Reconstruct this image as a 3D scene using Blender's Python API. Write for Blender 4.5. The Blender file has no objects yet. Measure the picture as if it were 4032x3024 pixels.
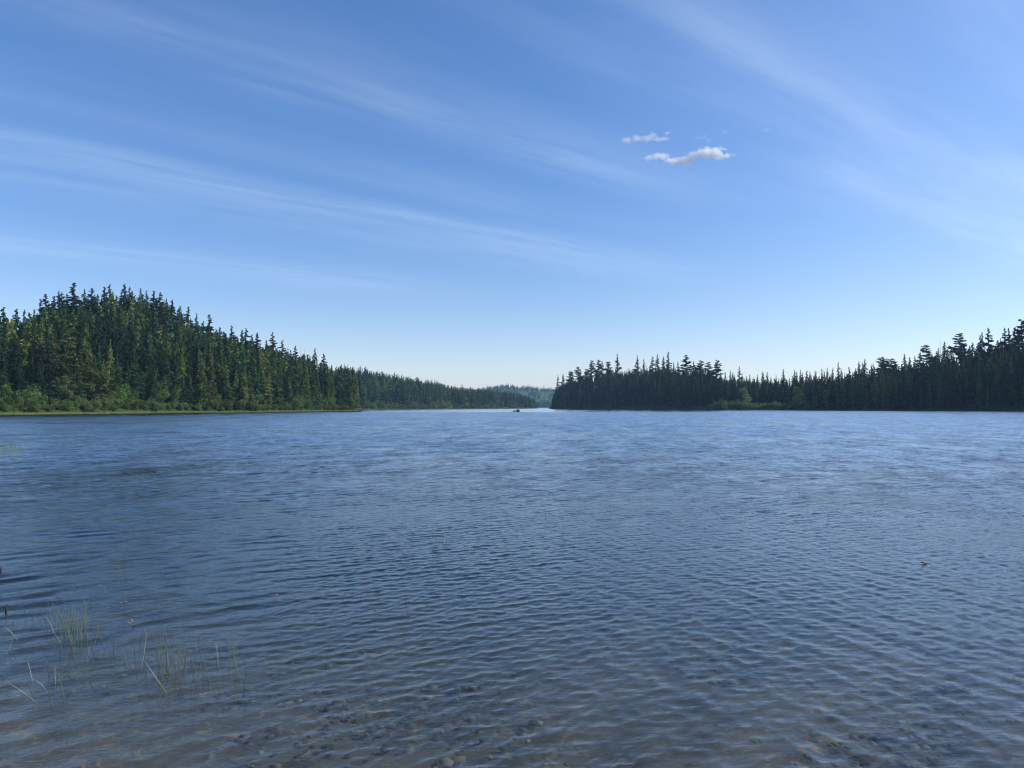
import bpy, math
import numpy as np
from mathutils import Vector

# ------------------------------------------------------------------ camera, sky, sun, exposure
C = bpy.context.scene
COL = C.collection
F = 3028.0            # focal length in pixels of the 4032 px wide photograph
CAM_H = 2.0
HOR = 1603.0          # horizon row
cam_d = bpy.data.cameras.new("camera")
cam = bpy.data.objects.new("camera", cam_d)
COL.objects.link(cam)
cam_d.sensor_width = 36.0
cam_d.lens = 36.0 * F / 4032.0
cam_d.clip_start = 0.1
cam_d.clip_end = 30000.0
cam.location = (0, 0, CAM_H)
PITCH = math.atan((HOR - 1512.0) / F)
cam.rotation_euler = (math.radians(90) + PITCH, 0, 0)
C.camera = cam

SUN_AZ = math.radians(86)     # clockwise from +Y (the view direction)
SUN_EL = math.radians(34)
sun_d = bpy.data.lights.new("sun", 'SUN')
sun_d.energy = 4.8
sun_d.angle = math.radians(0.53)
sun_d.color = (1.0, 0.955, 0.885)
sun = bpy.data.objects.new("sun", sun_d)
COL.objects.link(sun)
sdir = Vector((math.sin(SUN_AZ) * math.cos(SUN_EL), math.cos(SUN_AZ) * math.cos(SUN_EL), math.sin(SUN_EL)))
sun.rotation_euler = sdir.to_track_quat('Z', 'Y').to_euler()

C.view_settings.view_transform = 'Standard'
C.view_settings.look = 'None'
C.view_settings.exposure = 0.45
C.view_settings.gamma = 1.0
C.cycles.caustics_reflective = False
C.cycles.caustics_refractive = False
C.cycles.sample_clamp_indirect = 4.0
C.cycles.filter_width = 1.2
C.cycles.max_bounces = 32
C.cycles.volume_bounces = 24
C.cycles.transparent_max_bounces = 8

W = bpy.data.worlds.new("World")
C.world = W
W.use_nodes = True
nt = W.node_tree
nt.nodes.clear()


class NB:
    """small node builder"""
    def __init__(s, tree): s.t = tree
    def n(s, typ, **kw):
        x = s.t.nodes.new(typ)
        for k, v in kw.items(): setattr(x, k, v)
        return x
    def put(s, sock, v):
        if isinstance(v, bpy.types.NodeSocket): s.t.links.new(v, sock)
        else: sock.default_value = v
    def m(s, op, a, b=None, c=None, clamp=False):
        x = s.n('ShaderNodeMath', operation=op); x.use_clamp = clamp
        s.put(x.inputs[0], a)
        if b is not None: s.put(x.inputs[1], b)
        if c is not None: s.put(x.inputs[2], c)
        return x.outputs[0]
    def noise(s, vec, scale, detail=2.0, rough=0.5, dist=0.0):
        x = s.n('ShaderNodeTexNoise')
        if vec is not None: s.put(x.inputs['Vector'], vec)
        x.inputs['Scale'].default_value = scale
        x.inputs['Detail'].default_value = detail
        x.inputs['Roughness'].default_value = rough
        x.inputs['Distortion'].default_value = dist
        return x.outputs['Fac']
    def xyz(s, a, b, c):
        x = s.n('ShaderNodeCombineXYZ'); s.put(x.inputs[0], a); s.put(x.inputs[1], b); s.put(x.inputs[2], c)
        return x.outputs[0]
    def mix(s, fac, a, b, mode='MIX'):
        x = s.n('ShaderNodeMix', data_type='RGBA', blend_type=mode)
        s.put(x.inputs[0], fac); s.put(x.inputs[6], a); s.put(x.inputs[7], b)
        return x.outputs[2]
    def mapr(s, v, a, b, c=0.0, d=1.0, smooth=True):
        x = s.n('ShaderNodeMapRange', interpolation_type='SMOOTHSTEP' if smooth else 'LINEAR')
        for i, q in enumerate((v, a, b, c, d)): s.put(x.inputs[i], q)
        return x.outputs[0]


w = NB(nt)
sky = w.n('ShaderNodeTexSky', sky_type='NISHITA')
sky.sun_disc = False
sky.sun_elevation = SUN_EL
sky.sun_rotation = SUN_AZ
sky.altitude = 900.0
sky.air_density = 1.0
sky.dust_density = 0.6
sky.ozone_density = 2.6
geo = w.n('ShaderNodeTexCoord')
sep = w.n('ShaderNodeSeparateXYZ')
nt.links.new(geo.outputs['Generated'], sep.inputs[0])
dz = w.m('MAXIMUM', sep.outputs[2], 0.02)
px_ = w.m('DIVIDE', sep.outputs[0], dz)
py_ = w.m('DIVIDE', sep.outputs[1], dz)
# high cirrus: bands lying in one flat layer, all running along azimuth 50 degrees
SA, CA = math.sin(math.radians(50)), math.cos(math.radians(50))
cu = w.m('ADD', w.m('MULTIPLY', px_, SA), w.m('MULTIPLY', py_, CA))
cv0 = w.m('SUBTRACT', w.m('MULTIPLY', px_, CA), w.m('MULTIPLY', py_, SA))
warp = w.noise(w.xyz(w.m('MULTIPLY', cu, 0.35), w.m('MULTIPLY', cv0, 0.8), 3.0), 1.3, 2.0)
cv = w.m('ADD', cv0, w.m('MULTIPLY', w.m('SUBTRACT', warp, 0.5), 0.30))
fil = w.noise(w.xyz(w.m('MULTIPLY', cu, 0.55), w.m('MULTIPLY', cv0, 3.2), 7.0), 1.6, 5.0, 0.55)
fil2 = w.noise(w.xyz(w.m('MULTIPLY', cu, 0.25), w.m('MULTIPLY', cv0, 9.0), 1.0), 1.8, 3.0, 0.5)
BANDS = [  # v0, half width, u from, u to, strength
    (-2.20, 0.12, 0.1, 3.0, 0.17), (-2.12, 0.32, 0.0, 3.3, 0.12),
    (-3.46, 0.20, -0.4, 4.6, 0.16), (-3.75, 0.42, -0.6, 5.0, 0.16),
    (-2.86, 0.22, -0.4, 3.2, 0.10), (-5.55, 0.55, -0.4, 4.0, 0.16),
    (-1.19, 0.09, 1.2, 6.5, 0.17), (-1.22, 0.28, 1.0, 7.0, 0.12), (-1.60, 0.26, 2.8, 8.0, 0.24),
    (-1.52, 0.16, 0.9, 3.6, 0.07), (-0.60, 0.30, 1.2, 4.5, 0.16),
]
tot = None
for (v0, hw, ua, ub, st) in BANDS:
    hw *= 0.9
    q = w.m('DIVIDE', w.m('SUBTRACT', cv, v0), hw)
    g = w.m('EXPONENT', w.m('MULTIPLY', w.m('MULTIPLY', q, q), -1.0))
    fa = w.m('MULTIPLY', w.mapr(cu, ua - 0.4, ua + 0.8), w.mapr(cu, ub - 1.2, ub + 0.6, 1.0, 0.0))
    g = w.m('MULTIPLY', w.m('MULTIPLY', g, fa), st)
    tot = g if tot is None else w.m('ADD', tot, g)
tex = w.m('ADD', w.m('MULTIPLY', w.mapr(fil, 0.3, 0.7), 0.40), w.m('MULTIPLY', w.mapr(fil2, 0.25, 0.75), 0.07))
cir = w.m('MULTIPLY', tot, w.m('ADD', tex, 0.10), clamp=True)
# thin veil brightening towards the sun side
veil = w.m('MULTIPLY', w.mapr(sep.outputs[0], 0.0, 0.75), 0.09)
cir = w.m('ADD', cir, veil, clamp=True)
hs = w.n('ShaderNodeHueSaturation'); hs.inputs['Saturation'].default_value = 1.2
nt.links.new(sky.outputs[0], hs.inputs['Color'])
tint = w.mix(w.mapr(sep.outputs[2], 0.0, 0.45), (1.08, 0.94, 0.99, 1.0), (1.08, 1.04, 1.14, 1.0))
skyc = w.mix(1.0, hs.outputs[0], tint, 'MULTIPLY')
skyc = w.mix(cir, skyc, (7.2, 8.2, 9.6, 1.0))
bg = w.n('ShaderNodeBackground')
nt.links.new(skyc, bg.inputs[0])
bg.inputs[1].default_value = 0.115
out = w.n('ShaderNodeOutputWorld')
nt.links.new(bg.outputs[0], out.inputs[0])

# ------------------------------------------------------------------ helpers
RNG = np.random.default_rng(11)


def mesh_np(name, V, Q=None, T=None, mats=(), smooth=False, attrs=None, mi=None):
    """one mesh from numpy arrays of quads and / or triangles"""
    me = bpy.data.meshes.new(name)
    V = np.asarray(V, dtype=np.float32)
    parts, starts, tots = [], [], []
    off = 0
    for A, k in ((Q, 4), (T, 3)):
        if A is not None and len(A):
            A = np.asarray(A, dtype=np.int32)
            parts.append(A.ravel())
            starts.append(off + np.arange(len(A), dtype=np.int32) * k)
            tots.append(np.full(len(A), k, dtype=np.int32))
            off += A.size
    loops = np.concatenate(parts); st = np.concatenate(starts); tt = np.concatenate(tots)
    me.vertices.add(len(V)); me.vertices.foreach_set("co", V.ravel())
    me.loops.add(len(loops)); me.loops.foreach_set("vertex_index", loops)
    me.polygons.add(len(st)); me.polygons.foreach_set("loop_start", st); me.polygons.foreach_set("loop_total", tt)
    for m in mats: me.materials.append(m)
    if mi is not None: me.polygons.foreach_set("material_index", np.asarray(mi, dtype=np.int32))
    me.update(calc_edges=True)
    if smooth: me.polygons.foreach_set("use_smooth", np.ones(len(st), dtype=bool))
    if attrs:
        for k, a in attrs.items():
            if a.ndim == 1:
                at = me.attributes.new(k, 'FLOAT', 'POINT'); at.data.foreach_set("value", a.astype(np.float32))
            else:
                at = me.attributes.new(k, 'FLOAT_COLOR', 'POINT')
                at.data.foreach_set("color", np.column_stack([a, np.ones(len(a))]).astype(np.float32).ravel())
    return me


def link(name, data, parent=None, loc=None, **props):
    o = bpy.data.objects.new(name, data)
    COL.objects.link(o)
    if parent is not None: o.parent = parent
    if loc is not None: o.location = loc
    for k, v in props.items():
        if v: o[k] = v
    return o


def mat(name):
    m = bpy.data.materials.new(name); m.use_nodes = True
    m.node_tree.nodes.clear()
    return m, NB(m.node_tree)


def finish(m, b, shader, vol=None, disp=None):
    o = b.n('ShaderNodeOutputMaterial')
    if shader is not None: b.t.links.new(shader, o.inputs[0])
    if vol is not None: b.t.links.new(vol, o.inputs[1])


def pr(b, color, rough=0.8, spec=0.2, **kw):
    p = b.n('ShaderNodeBsdfPrincipled')
    b.put(p.inputs['Base Color'], color)
    b.put(p.inputs['Roughness'], rough)
    b.put(p.inputs['Specular IOR Level'], spec)
    for k, v in kw.items(): b.put(p.inputs[k.replace('_', ' ')], v)
    return p.outputs[0]


def foliage(name, from_attr, translucent=0.16):
    m, b = mat(name)
    if from_attr:
        a = b.n('ShaderNodeAttribute'); a.attribute_name = 'tint'; base = a.outputs['Color']
    else:
        a = b.n('ShaderNodeObjectInfo'); base = a.outputs['Color']
    g = b.n('ShaderNodeNewGeometry')
    r = b.mapr(g.outputs['Random Per Island'], 0.0, 1.0, 0.65, 1.35, False)
    tc = b.n('ShaderNodeNewGeometry')
    n = b.noise(tc.outputs['Position'], 0.55, 2.0)
    k = b.m('MULTIPLY', r, b.mapr(n, 0.25, 0.75, 0.75, 1.25))
    c = b.mix(1.0, base, b.xyz(k, k, k), 'MULTIPLY')
    d = pr(b, c, 0.75, 0.12)
    t = b.n('ShaderNodeBsdfTranslucent'); b.put(t.inputs[0], c)
    x = b.n('ShaderNodeMixShader'); x.inputs[0].default_value = translucent
    b.t.links.new(d, x.inputs[1]); b.t.links.new(t.outputs[0], x.inputs[2])
    finish(m, b, x.outputs[0])
    return m


M_LEAF = foliage('foliage', False)
M_LEAF_S = foliage('foliage_mass', True)


def bark(name, col):
    m, b = mat(name)
    g = b.n('ShaderNodeTexCoord')
    n = b.noise(g.outputs['Object'], 6.0, 4.0, 0.6)
    c = b.mix(n, [q * 0.6 for q in col] + [1], [q * 1.35 for q in col] + [1])
    finish(m, b, pr(b, c, 0.9, 0.1))
    return m


M_BARK = bark('bark', (0.075, 0.058, 0.045))
M_DEAD = bark('dead_wood', (0.20, 0.18, 0.16))
M_BIRCH = bark('pale_bark', (0.30, 0.29, 0.25))


def plain(name, col, rough=0.6, spec=0.3, var=0.15, scale=8.0, **kw):
    m, b = mat(name)
    g = b.n('ShaderNodeTexCoord')
    n = b.noise(g.outputs['Object'], scale, 3.0)
    c = b.mix(n, [q * (1 - var) for q in col] + [1], [min(1, q * (1 + var)) for q in col] + [1])
    finish(m, b, pr(b, c, rough, spec, **kw))
    return m


def interp(tab, x):
    a = np.array(tab, dtype=float)
    return np.interp(x, a[:, 0], a[:, 1])


# ------------------------------------------------------------------ water
def build_water():
    rows = list(2.0 * F / 3.9375 / np.arange(560.0, 1.6, -0.28))
    d = rows[-1]
    while d < 5200: d *= 1.06; rows.append(d)
    R = np.array(rows)
    dR = np.gradient(R)
    ncol = 1600
    az = np.radians(np.linspace(-54, 54, ncol))
    rr, aa = np.meshgrid(R, az, indexing='ij')
    X = (rr * np.sin(aa)).ravel(); Y = (rr * np.cos(aa)).ravel()
    rad = rr.ravel(); sp = np.repeat(dR, ncol); ang = aa.ravel()
    rng = np.random.default_rng(5)

    def lowfreq(scale, seed, n=14):
        g = np.random.default_rng(seed); v = np.zeros_like(X)
        for _ in range(n):
            t = g.uniform(0, 2 * np.pi); L = scale * g.uniform(0.6, 1.7)
            v += np.sin((X * np.cos(t) + Y * np.sin(t)) * 2 * np.pi / L + g.uniform(0, 6.3))
        return v / math.sqrt(n / 2)
    gust = 1 + 0.14 * lowfreq(7.0, 1) + 0.10 * lowfreq(30.0, 2)
    gust = np.clip(gust, 0.5, 1.6)
    # sheltered water behind the point: smaller ripples
    def sst(v, a, b):
        t = np.clip((v - a) / (b - a), 0, 1); return t * t * (3 - 2 * t)
    calm = sst(Y + 8 * lowfreq(60, 3), 296, 318) * (1 - sst(X / np.maximum(Y, 1), 0.22, 0.34))
    near_left = (1 - sst(X + 0.25 * Y, -1.6, 0.8)) * (1 - sst(Y, 9, 14))
    right = sst(X + 0.1 * Y, -0.5, 2.0)
    openf = sst(rad, 10, 24)
    leftz = 1 - sst(X + 0.25 * Y, -3.0, 1.5)
    Z = np.zeros_like(X); DX = np.zeros_like(X); DY = np.zeros_like(X); var = np.zeros_like(X)
    N = 120
    lam = np.exp(rng.uniform(np.log(0.05), np.log(3.2), N)); lam.sort()
    s0 = np.exp(-0.5 * (np.log(lam / 0.15) / 0.60) ** 2) + 0.08
    th0 = np.radians(130)       # direction of travel: crests run at about 40 degrees
    comps = []
    for i in range(N):
        comps.append((lam[i], s0[i], th0 + rng.normal(0, math.radians(22 if lam[i] > 0.2 else 34)), 0))
    for i in range(22):
        comps.append((math.exp(rng.uniform(math.log(0.14), math.log(0.6))), 0.5, math.radians(18) + rng.normal(0, 0.30), 1))
    for i in range(12):
        comps.append((rng.uniform(0.30, 0.52), 1.0, th0 + rng.normal(0, math.radians(8)), 2))
    tot = sum(c[1] ** 2 for c in comps if c[3] == 0)
    k2 = SLOPE / math.sqrt(tot / 1.0)
    for (L, s, th, kind) in comps:
        kx, ky = math.cos(th), math.sin(th)
        k = 2 * np.pi / L
        amp_s = s * k2 * math.sqrt(2)
        A = amp_s / k
        mod = gust.copy()
        if kind == 0:
            if L < 0.24: mod *= 1 - 0.70 * near_left
            else: mod *= 1 - 0.15 * near_left
            mod *= 1 - 0.25 * right * (Y < 14)
            if L > 0.28: mod *= 1 - 0.35 * (1 - openf) * (1 - leftz)
            elif L < 0.18: mod *= 1 + 0.3 * (1 - openf)
            if L > 0.32: mod *= 1 + 0.9 * openf + 1.2 * leftz
            else: mod *= 1 - 0.50 * leftz
        elif kind == 2:
            mod = leftz * (1 - sst(Y, 15, 26)) * 0.80
        else:
            mod = right * (1 - sst(Y, 8, 18)) * 0.9
        mod *= 1 - 0.62 * calm
        # component visible in the mesh only where the grid carries it, the rest goes to roughness
        cr = np.abs(kx * np.sin(ang) + ky * np.cos(ang))
        ct = np.abs(kx * np.cos(ang) - ky * np.sin(ang))
        wv = sst(L / np.maximum(np.maximum(sp * cr, rad * (az[1] - az[0]) * ct), 1e-4), 1.5, 3.0)
        ph = (X * kx + Y * ky) * k + rng.uniform(0, 6.3)
        m = mod * wv
        Z += A * m * np.cos(ph)
        DX -= kx * A * m * np.sin(ph) * 1.55; DY -= ky * A * m * np.sin(ph) * 1.55
        var += (amp_s * mod) ** 2 / 2 * (1 - wv ** 2)
    V = np.column_stack([X + DX, Y + DY, Z])
    i0 = (np.arange(len(R) - 1)[:, None] * ncol + np.arange(ncol - 1)[None, :]).ravel()
    Q = np.column_stack([i0, i0 + 1, i0 + ncol + 1, i0 + ncol])
    rough = np.sqrt(np.sqrt(2 * var * 0.55 + 1e-7))
    m, b = mat('lake_water')
    at = b.n('ShaderNodeAttribute'); at.attribute_name = 'micro'
    g = b.n('ShaderNodeNewGeometry')
    sp3 = b.n('ShaderNodeSeparateXYZ'); b.t.links.new(g.outputs['Position'], sp3.inputs[0])
    c40, s40 = math.cos(math.radians(40)), math.sin(math.radians(40))
    along = b.m('ADD', b.m('MULTIPLY', sp3.outputs[0], c40), b.m('MULTIPLY', sp3.outputs[1], s40))
    across = b.m('SUBTRACT', b.m('MULTIPLY', sp3.outputs[1], c40), b.m('MULTIPLY', sp3.outputs[0], s40))
    fine = b.noise(b.xyz(b.m('MULTIPLY', along, 0.5), across, 0.0), 22.0, 3.0, 0.6)
    mid = b.noise(b.xyz(b.m('MULTIPLY', along, 0.45), across, 5.0), 1.5, 4.0, 0.62)
    big = b.noise(b.xyz(b.m('MULTIPLY', sp3.outputs[0], 0.6), sp3.outputs[1], 9.0), 0.30, 3.0, 0.6)
    atc = b.n('ShaderNodeAttribute'); atc.attribute_name = 'open'
    mid2 = b.noise(b.xyz(b.m('MULTIPLY', along, 0.5), across, 15.0), 4.5, 3.0, 0.6)
    fin2 = b.noise(b.xyz(b.m('MULTIPLY', sp3.outputs[0], 0.35), sp3.outputs[1], 25.0), 11.0, 3.0, 0.6)
    h = b.m('ADD', b.m('MULTIPLY', fine, 0.0038), b.m('MULTIPLY', fin2, 0.0052))
    for (nn, am) in ((mid, FARBUMP), (mid2, FARBUMP * 0.14), (big, FARBUMP * 0.9)):
        h = b.m('ADD', h, b.m('MULTIPLY', b.m('MULTIPLY', nn, am), atc.outputs['Fac']))
    bp = b.n('ShaderNodeBump'); bp.inputs['Strength'].default_value = 1.0; bp.inputs['Distance'].default_value = 1.0
    b.t.links.new(h, bp.inputs['Height'])
    gl = b.n('ShaderNodeBsdfGlossy', distribution='BECKMANN'); gl.inputs['Color'].default_value = (1, 1, 1, 1)
    b.t.links.new(at.outputs['Fac'], gl.inputs['Roughness']); b.t.links.new(bp.outputs[0], gl.inputs['Normal'])
    rf = b.n('ShaderNodeBsdfRefraction'); rf.inputs['IOR'].default_value = 1.333; rf.inputs['Roughness'].default_value = 0.0
    b.t.links.new(bp.outputs[0], rf.inputs['Normal'])
    tr = b.n('ShaderNodeBsdfTransparent')
    tm = b.n('ShaderNodeMixShader'); tm.inputs[0].default_value = 0.65
    b.t.links.new(rf.outputs[0], tm.inputs[1]); b.t.links.new(tr.outputs[0], tm.inputs[2])
    dt = b.n('ShaderNodeVectorMath', operation='DOT_PRODUCT')
    b.t.links.new(g.outputs['Incoming'], dt.inputs[0]); b.t.links.new(bp.outputs[0], dt.inputs[1])
    sch = b.m('POWER', b.m('SUBTRACT', 1.0, b.m('MINIMUM', b.m('ABSOLUTE', dt.outputs['Value']), 1.0)), 5.0)
    frs = b.m('ADD', b.m('MULTIPLY', sch, 0.98), 0.02)
    # unresolved wavelets turn towards the viewer, which lowers the mean reflectance of open water
    pat = None
    for (ax, ay, am, sd) in ((3.4, 4.2, 0.34, 1.0), (1.8, 1.7, 0.32, 2.0), (0.95, 0.60, 0.28, 3.0), (0.42, 0.16, 0.22, 4.0), (0.2, 0.05, 0.12, 5.0)):
        nn = b.noise(b.xyz(b.m('MULTIPLY', b.m('ADD', sp3.outputs[0], b.m('MULTIPLY', sp3.outputs[1], -0.12)), ax), b.m('MULTIPLY', sp3.outputs[1], ay), sd * 7.0), 1.6, 2.0, 0.6)
        nn = b.m('MULTIPLY', b.m('SUBTRACT', b.mapr(nn, 0.34, 0.66), 0.5), am)
        pat = nn if pat is None else b.m('ADD', pat, nn)
    fe = b.m('MULTIPLY', frs, b.m('SUBTRACT', 1.0, b.m('MULTIPLY', atc.outputs['Fac'], b.m('ADD', pat, 0.17))), clamp=True)
    sh = b.n('ShaderNodeMixShader')
    b.t.links.new(fe, sh.inputs[0]); b.t.links.new(tm.outputs[0], sh.inputs[1]); b.t.links.new(gl.outputs[0], sh.inputs[2])
    ab = b.n('ShaderNodeVolumeAbsorption'); ab.inputs['Color'].default_value = (0.42, 0.55, 0.56, 1); ab.inputs['Density'].default_value = 0.7
    finish(m, b, sh.outputs[0], vol=ab.outputs[0])
    openw = sst(rad, 9, 28) * (1 - 0.8 * calm)
    me = mesh_np('water', V, Q=Q, mats=[m], smooth=True, attrs={'micro': np.clip(rough, 0.0, 0.6), 'open': openw})
    return link('water', me, kind='structure')


SLOPE = 0.105
FARBUMP = 0.042
build_water()

# ------------------------------------------------------------------ lake bed (the ground sheet, out to the horizon)
def bed_z(x, y):
    t = np.array(y)
    return np.interp(t, [-60, -8, 0, 1.5, 4, 8, 16, 40, 120], [6, 1.6, 0.25, -0.05, -0.32, -0.65, -1.5, -3.2, -6.0])


def patch0(x, y):
    return math.sin(x * 1.3 + 0.6 * y) + math.sin(2.1 * y - x) + 0.8 * math.sin(3.1 * x + 1.7)


def build_bed():
    ys = np.concatenate([np.linspace(-60, 2, 30), np.arange(2.1, 14, 0.06), np.geomspace(14, 5200, 90)])
    xs0 = np.linspace(-1, 1, 420)
    V = []
    rows = len(ys)
    half = np.maximum(8.0, np.abs(ys) * 1.25 + 3); half = np.where(ys > 100, ys * 1.25 + 3, half)
    X = half[:, None] * xs0[None, :]
    Y = np.repeat(ys[:, None], 420, 1)
    Z = bed_z(X, Y)
    g = np.random.default_rng(3)
    for _ in range(26):
        t = g.uniform(0, 6.3); L = np.exp(g.uniform(np.log(0.35), np.log(5)))
        Z = Z + 0.008 * L ** 0.8 * np.sin((X * np.cos(t) + Y * np.sin(t)) * 6.283 / L + g.uniform(0, 6.3))
    V = np.column_stack([X.ravel(), Y.ravel(), Z.ravel()])
    i0 = (np.arange(rows - 1)[:, None] * 420 + np.arange(419)[None, :]).ravel()
    Q = np.column_stack([i0, i0 + 1, i0 + 421, i0 + 420])
    m, b = mat('lake_silt')
    tg = b.n('ShaderNodeNewGeometry')
    n1 = b.noise(tg.outputs['Position'], 1.1, 5.0, 0.65)
    n2 = b.noise(tg.outputs['Position'], 6.5, 6.0, 0.75, 1.6)
    n3 = b.noise(tg.outputs['Position'], 2.2, 3.0, 0.6, 1.2)
    n4 = b.noise(tg.outputs['Position'], 0.6, 2.0, 0.5)
    c = b.mix(n1, (0.060, 0.060, 0.055, 1), (0.22, 0.195, 0.15, 1))
    c = b.mix(b.m('MULTIPLY', b.mapr(n2, 0.52, 0.64), b.mapr(n4, 0.42, 0.60)), c, (0.42, 0.29, 0.11, 1))
    c = b.mix(b.mapr(n3, 0.58, 0.72), c, (0.04, 0.045, 0.045, 1))
    finish(m, b, pr(b, c, 0.9, 0.1))
    return link('lake_bed', mesh_np('lake_bed', V, Q=Q, mats=[m], smooth=True), kind='structure')


build_bed()

gp = np.random.default_rng(21)
ico = []
import bmesh
_b = bmesh.new(); bmesh.ops.create_icosphere(_b, subdivisions=1, radius=1.0)
_IV = np.array([v.co[:] for v in _b.verts]); _IT = np.array([[v.index for v in f.verts] for f in _b.faces]); _b.free()
PV, PT, PC, po = [], [], [], 0
for _ in range(5200):
    y = gp.uniform(2.6, 9.0); x = gp.uniform(-0.8 * y - 0.3, 0.8 * y + 0.3)
    if patch0(x, y) + gp.normal(0, 1.0) < 0.0: continue
    rr = math.exp(gp.normal(math.log(0.020), 0.45))
    V = _IV * (1 + gp.normal(0, 0.12, (len(_IV), 1))) * np.array([rr * gp.uniform(.8, 1.5), rr * gp.uniform(.8, 1.4), rr * gp.uniform(.4, .7)])
    a = gp.uniform(0, 6.28); ca, sa = math.cos(a), math.sin(a)
    V = np.column_stack([V[:, 0] * ca - V[:, 1] * sa + x, V[:, 0] * sa + V[:, 1] * ca + y, V[:, 2] + float(bed_z(x, y)) + 0.01])
    PV.append(V); PT.append(_IT + po); po += len(_IV)
    c = np.array([(0.07, 0.065, 0.055), (0.16, 0.14, 0.11), (0.24, 0.17, 0.09), (0.035, 0.04, 0.045), (0.34, 0.30, 0.22)][gp.choice(5, p=[.34, .32, .18, .06, .10])])
    PC.append(np.repeat(c[None] * gp.uniform(.8, 1.2), len(_IV), 0))
m_, b_ = mat('pebble_stone')
at_ = b_.n('ShaderNodeAttribute'); at_.attribute_name = 'tint'
finish(m_, b_, pr(b_, at_.outputs['Color'], 0.8, 0.2))
link('pebbles', mesh_np('pebbles', np.concatenate(PV), T=np.concatenate(PT), mats=[m_], smooth=True, attrs={'tint': np.concatenate(PC)}), kind='stuff',
     label='brown and grey pebbles on the lake bed under the shallow water', category='pebbles')

# ------------------------------------------------------------------ land: three wooded shores and a far hill
def X_of(px, depth): return (px - 2016.0) / F * depth
def z_of(py, depth): return CAM_H + (HOR - py) * depth / F


class Land:
    def __init__(s, shore, canopy, T, H, power=1.0, lag=0.0):
        s.shore, s.canopy, s.T, s.H, s.pw, s.lag = shore, canopy, T, H, power, lag
    def ds(s, px): return interp(s.shore, px)
    def can(s, px): return interp(s.canopy, px)
    def z(s, px, t):
        D = s.ds(px) + s.T
        zr = np.maximum(z_of(s.can(px) + 8, D) - s.H, 1.2)
        q = np.clip(t / s.T, 0, 1)
        bank = np.clip((t + 1.5) / 3.0, 0, 1) * 0.35
        return np.where(t < -1.4, -0.5, bank - 0.02 + (zr - 0.35) * np.power(np.clip(q, 0, 1), s.pw)) - np.clip(t - s.T, 0, 1e9) * 0.18


LA = Land([(-1500, 120), (-500, 172), (0, 202), (360, 232), (720, 275), (1000, 297), (1380, 404), (1408, 430)],
          [(-1500, 1300), (-500, 1260), (0, 1238), (60, 1248), (125, 1245), (150, 1205), (200, 1180), (260, 1168), (330, 1152), (450, 1140), (560, 1152),
           (640, 1175), (700, 1215), (760, 1250), (850, 1285), (900, 1310), (1000, 1335), (1100, 1362), (1200, 1392), (1300, 1437), (1408, 1462)], 105, 21, 0.9)
LB = Land([(1250, 660), (1380, 715), (1450, 757), (1700, 850), (2000, 1100), (2120, 1211)],
          [(1250, 1432), (1380, 1438), (1450, 1450), (1600, 1476), (1700, 1493), (1800, 1518), (1900, 1527), (2000, 1536), (2060, 1551), (2105, 1574), (2120, 1596)], 150, 19, 0.9)
LD = Land([(2166, 880), (2200, 830), (2500, 673), (2900, 505), (3500, 432), (4032, 367), (4700, 290), (6500, 170)],
          [(2166, 1585), (2178, 1545), (2195, 1510), (2230, 1487), (2300, 1464), (2400, 1447), (2480, 1442), (2600, 1436), (2700, 1438), (2800, 1452), (2850, 1478),
           (2950, 1494), (3050, 1490), (3150, 1480), (3300, 1474), (3400, 1452), (3500, 1440), (3600, 1427), (3700, 1398), (3800, 1382), (3900, 1352), (4032, 1326),
           (4700, 1260), (6500, 1200)], 90, 19, 0.9)
LC = Land([(900, 2300), (4200, 2300)],
          [(900, 1580), (1500, 1575), (1750, 1560), (1850, 1527), (1910, 1514), (1980, 1500), (2060, 1512), (2200, 1517), (2400, 1535), (2650, 1530), (2800, 1497),
           (2890, 1484), (2960, 1486), (3080, 1505), (3400, 1512), (4200, 1510)], 420, 13, 1.1)


def ground_mat(name, a, bcol):
    m, b = mat(name)
    g = b.n('ShaderNodeNewGeometry')
    n = b.noise(g.outputs['Position'], 0.35, 5.0, 0.65)
    finish(m, b, pr(b, b.mix(n, a + (1,), bcol + (1,)), 0.95, 0.05))
    return m


M_FLOOR = ground_mat('forest_floor', (0.022, 0.028, 0.014), (0.055, 0.062, 0.028))


def build_land(name, L, p0, p1, n, tmax, m):
    pxs = np.linspace(p0, p1, n)
    ts = np.concatenate([[-8, -4, -2, -1.4, -0.7, 0, 1, 2.5, 5], np.linspace(9, tmax, 40)])
    P, Tt = np.meshgrid(pxs, ts, indexing='ij')
    D = L.ds(P) + Tt
    Z = L.z(P, Tt)
    g = np.random.default_rng(8)
    for _ in range(10):
        th = g.uniform(0, 6.3); Lw = g.uniform(12, 60)
        Z = Z + np.where(Tt > 3, 0.012 * Lw * np.sin((X_of(P, D) * np.cos(th) + D * np.sin(th)) * 6.283 / Lw), 0)
    V = np.column_stack([X_of(P, D).ravel(), D.ravel(), Z.ravel()])
    k = len(ts)
    i0 = (np.arange(n - 1)[:, None] * k + np.arange(k - 1)[None, :]).ravel()
    Q = np.column_stack([i0, i0 + k, i0 + k + 1, i0 + 1])
    return link(name, mesh_np(name, V, Q=Q, mats=[m], smooth=True), kind='structure')


build_land('hillside', LA, -1500, 1412, 160, 260, M_FLOOR)
build_land('far_shore', LB, 1250, 2122, 120, 420, M_FLOOR)
build_land('wooded_point', LD, 2162, 6500, 260, 260, M_FLOOR)
M_HILL = ground_mat('hill_ground', (0.05, 0.085, 0.035), (0.085, 0.13, 0.05))
build_land('far_hill', LC, 900, 4200, 160, 900, M_HILL)

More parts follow.
